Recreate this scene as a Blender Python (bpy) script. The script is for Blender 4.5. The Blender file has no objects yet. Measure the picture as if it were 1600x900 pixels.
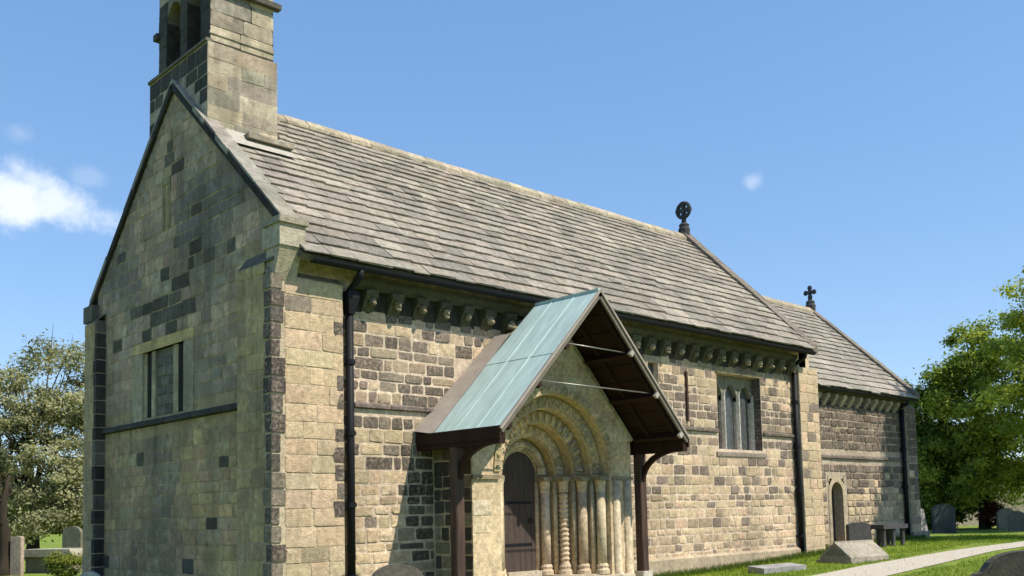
import bpy, math, random
import numpy as np
from mathutils import Vector, Matrix, noise
R = math.radians
SC = bpy.context.scene
COL = SC.collection
random.seed(7)

# ------------------------------------------------------------------ camera
cam = bpy.data.cameras.new('camera')
co = bpy.data.objects.new('camera', cam); COL.objects.link(co)
CAM = Vector((-8.098, -14.132, 1.2))
rt, up, fw = Vector((.724, -.689, -.022)), Vector((-.038, -.072, .997)), Vector((.689, .721, .078))
fw.normalize(); rt = (rt - fw*rt.dot(fw)).normalized(); up = rt.cross(fw)
m = Matrix((rt, up, -fw)).transposed().to_4x4(); m.translation = CAM
co.matrix_world = m
cam.sensor_width = 36; cam.lens = 1523.6/1600*36
cam.shift_y = 230/1600
cam.clip_end = 9000; cam.clip_start = .1
SC.camera = co

# ------------------------------------------------------------------ light and sky
SUN = Vector((.385, -1.0, 1.39)).normalized()           # towards the sun
sl = bpy.data.lights.new('sun', 'SUN'); sl.energy = 4.85; sl.angle = R(.53); sl.color = (1, .92, .78)
so = bpy.data.objects.new('sun', sl); COL.objects.link(so)
so.rotation_euler = SUN.to_track_quat('Z', 'Y').to_euler()
so.location = (10, -20, 30)
W = bpy.data.worlds.new('World'); SC.world = W; W.use_nodes = True
nt = W.node_tree; nt.nodes.clear()
def N(t, typ, **kw):
    n = t.nodes.new(typ)
    for k, v in kw.items():
        if k.startswith('i_'): n.inputs[int(k[2:])].default_value = v
        else: setattr(n, k, v)
    return n
def L(t, a, b): t.links.new(a, b)
sky = N(nt, 'ShaderNodeTexSky', sky_type='NISHITA')
sky.sun_disc = False; sky.sun_elevation = math.asin(SUN.z); sky.sun_rotation = math.atan2(SUN.x, SUN.y)
sky.altitude = 0; sky.air_density = 1.0; sky.dust_density = .15; sky.ozone_density = 3.0
tc = N(nt, 'ShaderNodeTexCoord')
nz = N(nt, 'ShaderNodeTexNoise'); nz.inputs['Scale'].default_value = 22; nz.inputs['Detail'].default_value = 10; nz.inputs['Roughness'].default_value = .6
L(nt, tc.outputs['Generated'], nz.inputs['Vector'])
def vm(op, a, b=None, s=None):
    n = N(nt, 'ShaderNodeVectorMath', operation=op)
    for i, v in enumerate((a, b)):
        if v is None: continue
        if hasattr(v, 'links'): L(nt, v, n.inputs[i])
        else: n.inputs[i].default_value = v
    return n
def ma(op, *a):
    n = N(nt, 'ShaderNodeMath', operation=op)
    for i, v in enumerate(a):
        if hasattr(v, 'links'): L(nt, v, n.inputs[i])
        else: n.inputs[i].default_value = v
    return n.outputs[0]
def cloud(d, rx, ry, dens, tilt=0., soft=1.0):
    """mask of one small cloud round the sky direction d (radii in radians)"""
    d = Vector(d).normalized(); a = d.cross(Vector((0, 0, 1))).normalized(); b = a.cross(d)
    a2 = a*math.cos(tilt)+b*math.sin(tilt); b2 = b*math.cos(tilt)-a*math.sin(tilt)
    u = vm('DOT_PRODUCT', tc.outputs['Generated'], tuple(a2)).outputs['Value']
    v = vm('DOT_PRODUCT', tc.outputs['Generated'], tuple(b2)).outputs['Value']
    w = vm('DOT_PRODUCT', tc.outputs['Generated'], tuple(d)).outputs['Value']
    u = ma('DIVIDE', u, rx); v = ma('DIVIDE', v, ry)
    r = ma('SQRT', ma('ADD', ma('MULTIPLY', u, u), ma('MULTIPLY', v, v)))
    k = ma('ADD', ma('SUBTRACT', 1.0, r), ma('MULTIPLY', ma('SUBTRACT', nz.outputs['Fac'], .5), 2.6*soft))
    k = ma('MULTIPLY', k, ma('GREATER_THAN', w, 0.0))
    n = N(nt, 'ShaderNodeMapRange', interpolation_type='SMOOTHSTEP'); n.inputs['From Max'].default_value = .9
    L(nt, k, n.inputs['Value']); n.inputs['To Max'].default_value = dens
    return n.outputs[0]
masks = [cloud((.268, .918, .291), .048, .034, .82, 0), cloud((.300, .907, .286), .052, .024, .74, -.25), cloud((.280, .906, .305), .035, .020, .6, -.3),
         cloud((.807, .502, .311), .014, .014, .3), cloud((.268, .901, .342), .016, .010, .14), cloud((.325, .891, .313), .022, .012, .14)]
acc = masks[0]
for k in masks[1:]: acc = ma('MAXIMUM', acc, k)
skt = N(nt, 'ShaderNodeHueSaturation'); skt.inputs['Saturation'].default_value = 1.22
L(nt, sky.outputs[0], skt.inputs['Color'])
gmm = N(nt, 'ShaderNodeGamma'); gmm.inputs[1].default_value = .55; L(nt, skt.outputs[0], gmm.inputs[0])   # thin spring haze: a flatter sky
skm = N(nt, 'ShaderNodeMix', data_type='RGBA', blend_type='MULTIPLY'); skm.inputs[0].default_value = 1; L(nt, gmm.outputs[0], skm.inputs[6]); skm.inputs[7].default_value = (1.66, 1.89, 2.27, 1)
mx = N(nt, 'ShaderNodeMix', data_type='RGBA'); L(nt, acc, mx.inputs[0]); L(nt, skm.outputs[2], mx.inputs[6]); mx.inputs[7].default_value = (6.6, 6.9, 7.4, 1)
bg = N(nt, 'ShaderNodeBackground'); bg.inputs[1].default_value = .125
L(nt, mx.outputs[2], bg.inputs[0])
L(nt, bg.outputs[0], N(nt, 'ShaderNodeOutputWorld').inputs[0])
SC.view_settings.view_transform = 'Standard'; SC.view_settings.look = 'None'; SC.view_settings.exposure = 0.42; SC.view_settings.gamma = 1
SC.cycles.max_bounces = 6; SC.cycles.transparent_max_bounces = 8

# ------------------------------------------------------------------ materials
def new_mat(name):
    mt = bpy.data.materials.new(name); mt.use_nodes = True
    t = mt.node_tree; t.nodes.clear()
    out = N(t, 'ShaderNodeOutputMaterial'); p = N(t, 'ShaderNodeBsdfPrincipled')
    L(t, p.outputs[0], out.inputs[0]); p.inputs['Specular IOR Level'].default_value = .25
    return mt, t, p, out
def noise_n(t, pos, scale, detail=5, rough=.6):
    n = N(t, 'ShaderNodeTexNoise'); n.inputs['Scale'].default_value = scale; n.inputs['Detail'].default_value = detail; n.inputs['Roughness'].default_value = rough
    L(t, pos, n.inputs['Vector']); return n
def ramp(t, v, a, b, lo=0., hi=1.):
    n = N(t, 'ShaderNodeMapRange'); n.inputs[1].default_value = a; n.inputs[2].default_value = b; n.inputs[3].default_value = lo; n.inputs[4].default_value = hi
    L(t, v, n.inputs[0]); return n.outputs[0]
def mixc(t, f, a, b, blend='MIX'):
    n = N(t, 'ShaderNodeMix', data_type='RGBA', blend_type=blend)
    for i, v in ((0, f), (6, a), (7, b)):
        if hasattr(v, 'links'): L(t, v, n.inputs[i])
        else: n.inputs[i].default_value = v if i == 0 or len(v) == 4 else (*v, 1)
    return n.outputs[2]
def stone_mat(name, soot=.5, soot_col=(.045, .042, .038), vary=(.62, 1.35), bump=.5, lichen=0., streak=0., fine=11., spread=0., worn=0., macro=.24):
    mt, t, p, out = new_mat(name)
    g = N(t, 'ShaderNodeNewGeometry'); pos = g.outputs['Position']
    at = N(t, 'ShaderNodeAttribute', attribute_name='Col')
    n1 = noise_n(t, pos, fine, 6, .65); c = mixc(t, 1., at.outputs['Color'], (1, 1, 1), 'MULTIPLY')
    v1 = ramp(t, n1.outputs['Fac'], .25, .75, *vary)
    cc = N(t, 'ShaderNodeCombineColor'); [L(t, v1, cc.inputs[i]) for i in range(3)]
    c = mixc(t, 1., at.outputs['Color'], cc.outputs[0], 'MULTIPLY')
    n2 = noise_n(t, pos, 1.9, 6, .68); n3 = noise_n(t, pos, 7., 5, .7)
    f = ramp(t, n2.outputs['Fac'], .52-spread, .74-spread, 0, soot)
    f3 = ramp(t, n3.outputs['Fac'], .52-spread, .70-spread, 0, 1)
    mm = N(t, 'ShaderNodeMath', operation='MULTIPLY'); L(t, f, mm.inputs[0]); L(t, f3, mm.inputs[1])
    c = mixc(t, mm.outputs[0], c, soot_col)
    nm = noise_n(t, pos, .75, 5, .6); vm2 = ramp(t, nm.outputs['Fac'], .32, .68, 1-macro, 1+macro*.6)
    cm = N(t, 'ShaderNodeCombineColor'); [L(t, vm2, cm.inputs[i]) for i in range(3)]
    c = mixc(t, 1., c, cm.outputs[0], 'MULTIPLY')
    if worn:
        n6 = noise_n(t, pos, 16., 4, .7); n7 = noise_n(t, pos, 3.1, 5, .65)
        mw = N(t, 'ShaderNodeMath', operation='MULTIPLY'); L(t, ramp(t, n6.outputs['Fac'], .47, .62, 0, worn), mw.inputs[0]); L(t, ramp(t, n7.outputs['Fac'], .38, .6, .25, 1.), mw.inputs[1])
        c = mixc(t, mw.outputs[0], c, (.47, .37, .27))
    if streak:
        mp = N(t, 'ShaderNodeMapping'); mp.inputs['Scale'].default_value = (2.6, 2.6, .22); L(t, pos, mp.inputs[0])
        n4 = noise_n(t, mp.outputs[0], 1.3, 5, .6)
        c = mixc(t, ramp(t, n4.outputs['Fac'], .5, .75, 0, streak), c, (.072, .058, .042))
    if lichen:
        n5 = noise_n(t, pos, 4.3, 6, .7); c = mixc(t, ramp(t, n5.outputs['Fac'], .58, .7, 0, lichen), c, (.13, .13, .05))
    L(t, c, p.inputs['Base Color']); p.inputs['Roughness'].default_value = .93
    nb = noise_n(t, pos, 34, 6, .7); b = N(t, 'ShaderNodeBump'); b.inputs['Strength'].default_value = bump; b.inputs['Distance'].default_value = .025
    L(t, nb.outputs['Fac'], b.inputs['Height']); L(t, b.outputs[0], p.inputs['Normal'])
    return mt
def plain_mat(name, col, rough=.6, var=.25, scale=8., metal=0., bump=.15, col2=None, spec=.3, stretch=(1, 1, 1)):
    mt, t, p, out = new_mat(name)
    g = N(t, 'ShaderNodeNewGeometry'); mp = N(t, 'ShaderNodeMapping'); mp.inputs['Scale'].default_value = stretch; L(t, g.outputs['Position'], mp.inputs[0])
    n = noise_n(t, mp.outputs[0], scale, 6, .65)
    col2 = col2 or tuple(c*(1-var) for c in col)
    L(t, mixc(t, ramp(t, n.outputs['Fac'], .3, .7), col, col2), p.inputs['Base Color'])
    p.inputs['Roughness'].default_value = rough; p.inputs['Metallic'].default_value = metal; p.inputs['Specular IOR Level'].default_value = spec
    if bump:
        nb = noise_n(t, mp.outputs[0], scale*4, 5, .65); b = N(t, 'ShaderNodeBump'); b.inputs['Strength'].default_value = bump; b.inputs['Distance'].default_value = .02
        L(t, nb.outputs['Fac'], b.inputs['Height']); L(t, b.outputs[0], p.inputs['Normal'])
    return mt
def leaf_mat(name, trans=.35):
    mt = bpy.data.materials.new(name); mt.use_nodes = True; t = mt.node_tree; t.nodes.clear()
    at = N(t, 'ShaderNodeAttribute', attribute_name='Col')
    d = N(t, 'ShaderNodeBsdfPrincipled'); d.inputs['Roughness'].default_value = .6; d.inputs['Specular IOR Level'].default_value = .12; tr = N(t, 'ShaderNodeBsdfTranslucent')
    L(t, at.outputs['Color'], d.inputs['Base Color']); L(t, mixc(t, 1., at.outputs['Color'], (1.25, 1.3, .55), 'MULTIPLY'), tr.inputs[0])
    mxs = N(t, 'ShaderNodeMixShader'); mxs.inputs[0].default_value = trans
    L(t, d.outputs[0], mxs.inputs[1]); L(t, tr.outputs[0], mxs.inputs[2]); L(t, mxs.outputs[0], N(t, 'ShaderNodeOutputMaterial').inputs[0])
    return mt
M = dict(
    rubble=stone_mat('weathered_sandstone', .8, (.075, .062, .05), (.55, 1.45), 1., spread=.04, worn=.6, streak=.28),
    gable=stone_mat('sooty_ashlar', .72, (.07, .06, .048), (.5, 1.5), .9, lichen=.12, streak=.45, fine=7, spread=.08),
    carved=stone_mat('carved_yellow_stone', .6, (.12, .085, .055), (.55, 1.35), .8, fine=12, spread=.02, streak=.2),
    slate=stone_mat('stone_slate', .4, (.12, .10, .078), (.6, 1.4), .9, lichen=.12, fine=9, spread=.05, streak=.22),
    grave=stone_mat('grave_stone', .5, (.05, .05, .045), (.6, 1.35), .5, lichen=.5),
    iron=plain_mat('black_iron', (.010, .010, .013), .6, .3, 6, 0, .1, spec=.2),
    oldiron=plain_mat('rusty_iron', (.07, .035, .025), .8, .4, 9),
    copper=plain_mat('green_copper', (.51, .645, .61), .7, .2, 3.0, 0, .5, col2=(.33, .43, .40), stretch=(.4, 2.4, .4)),
    lead=plain_mat('lead_sheet', (.37, .315, .265), .7, .25, 3.5, col2=(.27, .23, .195)),
    whitelead=plain_mat('pale_lead', (.42, .385, .33), .65, .3, 6),
    timber=plain_mat('dark_stained_timber', (.034, .013, .009), .75, .5, 4, stretch=(1, 1, .2), spec=.2),
    post=plain_mat('weathered_post_timber', (.105, .066, .052), .85, .65, 6, stretch=(2, 2, .2), spec=.2),
    bargeb=plain_mat('grey_bargeboard', (.17, .145, .12), .8, .35, 5),
    door=plain_mat('old_oak_door', (.085, .064, .055), .75, .5, 7, stretch=(3, 3, .25), spec=.2),
    steel=plain_mat('steel_rod', (.26, .25, .235), .4, .2, 9, .6, 0),
    glass=plain_mat('leaded_glass', (.09, .10, .10), .16, .5, 7, 0, .25, spec=.6),
    dark=plain_mat('dark_interior', (.012, .012, .012), .9, .2, 2, 0, 0),
    bark=plain_mat('bark', (.055, .04, .028), .95, .5, 5, bump=.8, stretch=(2, 2, .5)),
    leaf=leaf_mat('leaf'),
    path=plain_mat('path_gravel', (.52, .47, .39), .95, .3, 9, bump=.5),
)
def ground_mat():
    mt, t, p, out = new_mat('mown_grass'); g = N(t, 'ShaderNodeNewGeometry'); pos = g.outputs['Position']
    c = mixc(t, ramp(t, noise_n(t, pos, 1.1, 6, .65).outputs['Fac'], .35, .68), (.14, .21, .025), (.27, .33, .05))
    c = mixc(t, ramp(t, noise_n(t, pos, 14, 4, .7).outputs['Fac'], .4, .75, 0, .5), c, (.08, .13, .02))
    L(t, c, p.inputs['Base Color']); p.inputs['Roughness'].default_value = .95
    b = N(t, 'ShaderNodeBump'); b.inputs['Strength'].default_value = .9; b.inputs['Distance'].default_value = .05; L(t, noise_n(t, pos, 30, 4, .7).outputs['Fac'], b.inputs['Height']); L(t, b.outputs[0], p.inputs['Normal'])
    return mt
M['ground'] = ground_mat()

# ------------------------------------------------------------------ mesh helpers
class MB:
    def __init__(s): s.v, s.f, s.c = [], [], []
    def face_set(s, vs, fs, col=(.5, .5, .5)):
        b = len(s.v); s.v += [tuple(v) for v in vs]; s.f += [tuple(i+b for i in f) for f in fs]; s.c += [col]*len(fs); return s
    def box(s, a, b, col=(.5, .5, .5), ch=0.):
        x0, y0, z0 = a; x1, y1, z1 = b
        if ch:
            return s.prism([(x0+ch, y0), (x1-ch, y0), (x1, y0+ch), (x1, y1-ch), (x1-ch, y1), (x0+ch, y1), (x0, y1-ch), (x0, y0+ch)], z0, z1, col)
        vs = [(x0, y0, z0), (x1, y0, z0), (x1, y1, z0), (x0, y1, z0), (x0, y0, z1), (x1, y0, z1), (x1, y1, z1), (x0, y1, z1)]
        return s.face_set(vs, [(3, 2, 1, 0), (4, 5, 6, 7), (0, 1, 5, 4), (1, 2, 6, 5), (2, 3, 7, 6), (3, 0, 4, 7)], col)
    def prism(s, poly, z0, z1, col=(.5, .5, .5), fn=None):
        """poly (ccw) in xy raised from z0 to z1; fn maps (x,y,z) -> world"""
        n = len(poly); fn = fn or (lambda x, y, z: (x, y, z))
        vs = [fn(x, y, z0) for x, y in poly]+[fn(x, y, z1) for x, y in poly]
        fs = [tuple(range(n-1, -1, -1)), tuple(range(n, 2*n))]+[(i, (i+1) % n, n+(i+1) % n, n+i) for i in range(n)]
        return s.face_set(vs, fs, col)
    def beam(s, a, b, w, h, col=(.5, .5, .5), upv=(0, 0, 1)):
        a, b = Vector(a), Vector(b); d = (b-a).normalized(); r = d.cross(Vector(upv)).normalized(); u = r.cross(d)
        vs = [p+r*x*w/2+u*y*h/2 for p in (a, b) for x, y in ((-1, -1), (1, -1), (1, 1), (-1, 1))]
        return s.face_set(vs, [(0, 1, 2, 3), (7, 6, 5, 4), (1, 0, 4, 5), (2, 1, 5, 6), (3, 2, 6, 7), (0, 3, 7, 4)], col)
    def tube(s, pts, rad, n=10, col=(.5, .5, .5), cap=True):
        pts = [Vector(p) for p in pts]; rad = rad if isinstance(rad, (list, tuple)) else [rad]*len(pts)
        base = len(s.v); ref = None
        for i, p in enumerate(pts):
            d = (pts[min(i+1, len(pts)-1)]-pts[max(i-1, 0)]).normalized()
            if ref is None: ref = d.orthogonal().normalized()
            ref = (ref-d*ref.dot(d)).normalized(); bi = d.cross(ref)
            for k in range(n):
                a = 2*math.pi*k/n; s.v.append(tuple(p+(ref*math.cos(a)+bi*math.sin(a))*rad[i]))
        for i in range(len(pts)-1):
            for k in range(n):
                a, b = base+i*n+k, base+i*n+(k+1) % n; s.f.append((a, b, b+n, a+n)); s.c.append(col)
        if cap:
            s.f.append(tuple(base+k for k in range(n-1, -1, -1))); s.c.append(col); s.f.append(tuple(base+(len(pts)-1)*n+k for k in range(n))); s.c.append(col)
        return s
    def lathe(s, prof, c, n=12, col=(.5, .5, .5)):
        """prof: (radius, z) from bottom up round the vertical axis at c"""
        return s.tube([(c[0], c[1], z+1e-5*i) for i, (r, z) in enumerate(prof)], [r for r, z in prof], n, col)
    def ball(s, c, r, col=(.5, .5, .5), seg=8, ring=5):
        vs = [(c[0], c[1], c[2]-r[2])]; fs = []
        for i in range(1, ring):
            t = math.pi*i/ring
            for k in range(seg):
                a = 2*math.pi*k/seg; vs.append((c[0]+r[0]*math.sin(t)*math.cos(a), c[1]+r[1]*math.sin(t)*math.sin(a), c[2]-r[2]*math.cos(t)))
        vs.append((c[0], c[1], c[2]+r[2])); T = len(vs)-1
        for k in range(seg):
            k2 = (k+1) % seg; fs.append((0, 1+k2, 1+k)); fs.append((T, 1+(ring-2)*seg+k, 1+(ring-2)*seg+k2))
            for i in range(ring-2): a = 1+i*seg; fs.append((a+k, a+k2, a+seg+k2, a+seg+k))
        return s.face_set(vs, fs, col)
    def build(s, name, mat, parent=None, smooth=False, local=False, origin=None):
        me = bpy.data.meshes.new(name)
        vs = s.v
        if local: origin = tuple(np.mean(np.array(vs), axis=0))
        if origin is not None: vs = [(x-origin[0], y-origin[1], z-origin[2]) for x, y, z in vs]
        me.from_pydata(vs, [], s.f)
        ca = me.color_attributes.new('Col', 'FLOAT_COLOR', 'CORNER')
        cnt = np.array([len(f) for f in s.f]); cc = np.repeat(np.array([(*c, 1.) for c in s.c], dtype=np.float32), cnt, axis=0)
        ca.data.foreach_set('color', cc.ravel())
        me.materials.append(mat)
        if smooth: me.polygons.foreach_set('use_smooth', [True]*len(s.f))
        me.update()
        o = bpy.data.objects.new(name, me); COL.objects.link(o)
        if origin is not None: o.location = origin
        if parent: o.parent = parent
        return o
def thing(name, label, cat, loc=(0, 0, 0), rz=0, group=None):
    o = bpy.data.objects.new(name, None); o.empty_display_size = .3; COL.objects.link(o)
    o.location = loc; o.rotation_euler = (0, 0, rz); tag(o, label, cat, group); return o
def tag(o, label, cat, group=None):
    o['label'] = label; o['category'] = cat
    if group: o['group'] = group
    return o
def jit(c, a=.12, rnd=random, ch=.04):
    k = 1+rnd.uniform(-a, a); return tuple(max(.004, x*k*(1+rnd.uniform(-ch, ch))) for x in c)
def lerp(a, b, t): return tuple(x+(y-x)*t for x, y in zip(a, b))

# ------------------------------------------------------------------ stone laying
def clip(poly, n, d):
    """keep the part of poly where n.p <= d"""
    out = []
    for i, p in enumerate(poly):
        q = poly[(i+1) % len(poly)]; a = n[0]*p[0]+n[1]*p[1]-d; b = n[0]*q[0]+n[1]*q[1]-d
        if a <= 0: out.append(p)
        if (a < 0 < b) or (b < 0 < a): t = a/(a-b); out.append((p[0]+(q[0]-p[0])*t, p[1]+(q[1]-p[1])*t))
    return out
def area(p): return .5*abs(sum(p[i][0]*p[(i+1) % len(p)][1]-p[(i+1) % len(p)][0]*p[i][1] for i in range(len(p))))
def lay(u0, u1, v0, v1, ch, wr, joint, colfn, seed, holes=(), half=(), skip=0., worn=True):
    """coursed stones of the wall rectangle as (polygon, colour); holes (ua,ub,va,vb) stay free, half are clipping half-planes"""
    rn = random.Random(seed); res = []; v = v0
    while v < v1-.02:
        h = rn.uniform(*ch)
        if v+h > v1-.09: h = v1-v
        iv = [(u0, u1)]
        for (a, b, c, d) in holes:
            if v+h > c+.03 and v < d-.03:
                nv = []
                for x, y in iv:
                    if b <= x or a >= y: nv.append((x, y)); continue
                    if a > x: nv.append((x, a))
                    if b < y: nv.append((b, y))
                iv = nv
        for x, y in iv:
            u = x
            while u < y-.01:
                w = rn.uniform(*wr)
                if rn.random() < .18: w *= 1.4
                if u+w > y-wr[0]*.6: w = y-u
                if rn.random() >= skip and w > .05:
                    j = joint*rn.uniform(.5, 1.3)/2; k = .012
                    p = [(u+j+rn.uniform(-k, k), v+j+rn.uniform(-k, k)), (u+w-j+rn.uniform(-k, k), v+j+rn.uniform(-k, k)),
                         (u+w-j+rn.uniform(-k, k), v+h-j+rn.uniform(-k, k)), (u+j+rn.uniform(-k, k), v+h-j+rn.uniform(-k, k))]
                    k = rn.uniform(.012, .03); q = p; p = []
                    if worn:
                        for a in range(4):
                            c, pv, nx_ = q[a], q[a-1], q[(a+1) % 4]
                            for o in (pv, nx_):
                                l = math.hypot(o[0]-c[0], o[1]-c[1]) or 1; t = min(k, l*.3)/l; p.append((c[0]+(o[0]-c[0])*t, c[1]+(o[1]-c[1])*t))
                    else: p = q
                    for n, d in half:
                        p = clip(p, n, d)
                        if len(p) < 3: break
                    if len(p) >= 3 and area(p) > .004: res.append((p, colfn(u+w/2, v+h/2, rn), rn.random()))
                u += w
        v += h
    return res
def stone_into(mb, p, col, fn, proud, inset=.016, back=-.01):
    """one dressed stone: sides, worn arrises and a slightly pillowed face"""
    n = len(p); cx = sum(a for a, b in p)/n; cy = sum(b for a, b in p)/n
    def ring(ins, d):
        out = []
        for a, b in p:
            dx, dy = cx-a, cy-b; l = math.hypot(dx, dy) or 1; k = min(ins*1.4, l*.45)/l
            out.append(fn(a+dx*k, b+dy*k, d+(random.uniform(-.4, .4)*d if ins > 0 else 0)))
        return out
    vs = ring(0, back)+ring(0, proud*.55)+ring(inset, proud)+[fn(cx, cy, proud+.006)]
    fs = []
    for lv in (0, n):
        fs += [(lv+i, lv+(i+1) % n, lv+n+(i+1) % n, lv+n+i) for i in range(n)]
    fs += [(2*n+i, 2*n+(i+1) % n, 3*n) for i in range(n)]
    mb.face_set(vs, fs, col)
def place_stones(stones, fn, mat, name, parent, stuff_parent, limit=300, proud=(.012, .035), stuff_name='stonework', inset=.016, mb=None):
    """the stones that show largest become objects of their own, the rest one part"""
    def show(s):
        n = len(s[0]); c = Vector(fn(sum(a for a, b in s[0])/n, sum(b for a, b in s[0])/n, 0)); return -area(s[0])/((c-CAM).length_squared)
    ss = sorted(stones, key=show) if len(stones) > limit else stones
    rest = mb or MB()
    for i, (p, c, r) in enumerate(ss):
        pr = proud[0]+(proud[1]-proud[0])*r
        if i < limit:
            m1 = MB(); stone_into(m1, p, c, fn, pr, inset); m1.build(name, mat, parent, local=True)
        else: stone_into(rest, p, c, fn, pr, inset)
    if rest.f and mb is None:
        o = rest.build(stuff_name, mat, stuff_parent); o['kind'] = 'stuff'
    return rest
FS = lambda y: (lambda u, v, d: (u, y-d, v))          # a south-facing wall plane (u = x)
FW = lambda x: (lambda u, v, d: (x-d, u, v))          # a west-facing wall plane (u = y)
FE = lambda x: (lambda u, v, d: (x+d, u, v))
def sheet(mb, us, vs, hole, fn, depth, col):
    """wall skin of quads with rectangular openings whose reveals run inwards"""
    q = lambda i, j: hole((us[i]+us[i+1])/2, (vs[j]+vs[j+1])/2)
    nu, nv = len(us)-1, len(vs)-1
    for i in range(nu):
        for j in range(nv):
            a, b, c, d = us[i], us[i+1], vs[j], vs[j+1]
            if not q(i, j): mb.face_set([fn(a, c, 0), fn(b, c, 0), fn(b, d, 0), fn(a, d, 0)], [(0, 1, 2, 3)], col); continue
            if i > 0 and not q(i-1, j): mb.face_set([fn(a, c, 0), fn(a, d, 0), fn(a, d, -depth), fn(a, c, -depth)], [(0, 1, 2, 3)], col)
            if i < nu-1 and not q(i+1, j): mb.face_set([fn(b, d, 0), fn(b, c, 0), fn(b, c, -depth), fn(b, d, -depth)], [(0, 1, 2, 3)], col)
            if j > 0 and not q(i, j-1): mb.face_set([fn(b, c, 0), fn(a, c, 0), fn(a, c, -depth), fn(b, c, -depth)], [(0, 1, 2, 3)], col)
            if j < nv-1 and not q(i, j+1): mb.face_set([fn(a, d, 0), fn(b, d, 0), fn(b, d, -depth), fn(a, d, -depth)], [(0, 1, 2, 3)], col)

# ------------------------------------------------------------------ ground
def zg(x, y=0):
    t = min(max((x-9)/15, 0), 1); return -.42+.4*t*t*(3-2*t)
def axis(c, near, far, step):
    a = list(np.arange(c-near, c+near+.01, step)); d = step
    lo, hi = [], []; x = near
    while x < far: d *= 1.45; x += d; lo.append(c-x); hi.append(c+x)
    return lo[::-1]+a+hi
xs, ys = axis(12, 36, 4000, .8), axis(0, 36, 4000, .8)
g = MB(); nx = len(xs)
g.v = [(x, y, zg(x, y)+(.03*noise.noise((x*.5, y*.5, 0)) if abs(x-12) < 50 and abs(y) < 50 and not -7 < y < -1 else 0)) for y in ys for x in xs]
g.f = [(j*nx+i, j*nx+i+1, (j+1)*nx+i+1, (j+1)*nx+i) for j in range(len(ys)-1) for i in range(nx-1)]; g.c = [(.1, .14, .03)]*len(g.f)
gr = g.build('ground', M['ground'], smooth=True); gr['kind'] = 'structure'; tag(gr, 'rough mown green churchyard turf round the church', 'ground')
def strip(name, left, right, dz, mat):
    a = MB(); n = 8; Lp, Rp = [], []
    for seq, out in ((left, Lp), (right, Rp)):
        for i in range(len(seq)-1):
            for k in range(n): t = k/n; out.append((seq[i][0]+(seq[i+1][0]-seq[i][0])*t, seq[i][1]+(seq[i+1][1]-seq[i][1])*t))
        out.append(seq[-1])
    vs = []
    for p, q in zip(Lp, Rp):
        for k in range(4): t = k/3; x, y = p[0]+(q[0]-p[0])*t, p[1]+(q[1]-p[1])*t; vs.append((x, y, zg(x, y)+dz))
    a.face_set(vs, [(i*4+k, i*4+k+1, i*4+k+5, i*4+k+4) for i in range(len(Lp)-1) for k in range(3)])
    o = a.build(name, mat, smooth=True); o['kind'] = 'structure'; tag(o, 'pale gravel path curving through the grass past the chancel', 'path'); return o
strip('path', [(6, -3.1), (10, -2.95), (14.5, -2.75), (18.7, -3.05), (22, -3.5), (30, -3.6), (48, -2.6)], [(6, -4.5), (10, -4.45), (14.3, -4.25), (18.9, -4.15), (22, -4.5), (30, -4.9), (48, -4.6)], .014, M['path'])

# ------------------------------------------------------------------ church
P = .2; YC = 4.1
church = thing('church', 'Norman stone church with bellcote, stone slate roofs and corbel tables', 'church', (0, 0, -.42))
church.location = (0, 0, 0)
CREAM, BUFF, TAN, GREY, DARK, BLACK, MORTAR = (.57, .435, .285), (.50, .375, .24), (.34, .26, .175), (.215, .172, .135), (.125, .10, .083), (.045, .04, .04), (.64, .51, .385)
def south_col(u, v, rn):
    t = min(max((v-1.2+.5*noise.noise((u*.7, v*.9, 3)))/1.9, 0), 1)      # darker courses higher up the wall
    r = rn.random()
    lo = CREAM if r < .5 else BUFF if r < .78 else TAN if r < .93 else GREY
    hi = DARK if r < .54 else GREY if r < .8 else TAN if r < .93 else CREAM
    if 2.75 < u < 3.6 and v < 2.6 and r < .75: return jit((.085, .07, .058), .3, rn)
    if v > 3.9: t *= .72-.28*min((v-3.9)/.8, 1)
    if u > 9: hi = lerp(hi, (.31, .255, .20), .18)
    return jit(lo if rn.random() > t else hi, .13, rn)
# nave south wall skin with window openings
wm = MB()
SWIN = (12.9, 14.95, 2.68, 4.66); NWIN = (10.1, 10.5, 3.75, 4.68); PORT = (5.2, 6.4, -.4, 2.6)
def hs(u, v): return any(a < u < b and c < v < d for a, b, c, d in (SWIN, NWIN, PORT))
sheet(wm, [.2, 5.2, 6.4, 10.1, 10.5, 12.9, 14.95, 17.6], [-.6, -.4, 2.6, 2.68, 3.75, 4.66, 4.68, 5.7], hs, FS(P), .7, MORTAR)
nave_wall = wm.build('nave_wall', M['rubble'], church)
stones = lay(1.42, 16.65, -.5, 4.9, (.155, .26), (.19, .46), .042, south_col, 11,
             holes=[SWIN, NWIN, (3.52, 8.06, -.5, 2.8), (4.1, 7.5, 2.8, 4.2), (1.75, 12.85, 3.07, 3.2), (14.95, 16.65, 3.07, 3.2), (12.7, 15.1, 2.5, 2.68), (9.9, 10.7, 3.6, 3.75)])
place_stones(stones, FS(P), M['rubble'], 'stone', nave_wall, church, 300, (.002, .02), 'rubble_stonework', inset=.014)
bm_ = MB(); bm_.box((.5, 8.0-.02, -.6), (17.6, 8.0, 5.7), MORTAR); bm_.build('nave_wall', M['rubble'], church)

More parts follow.
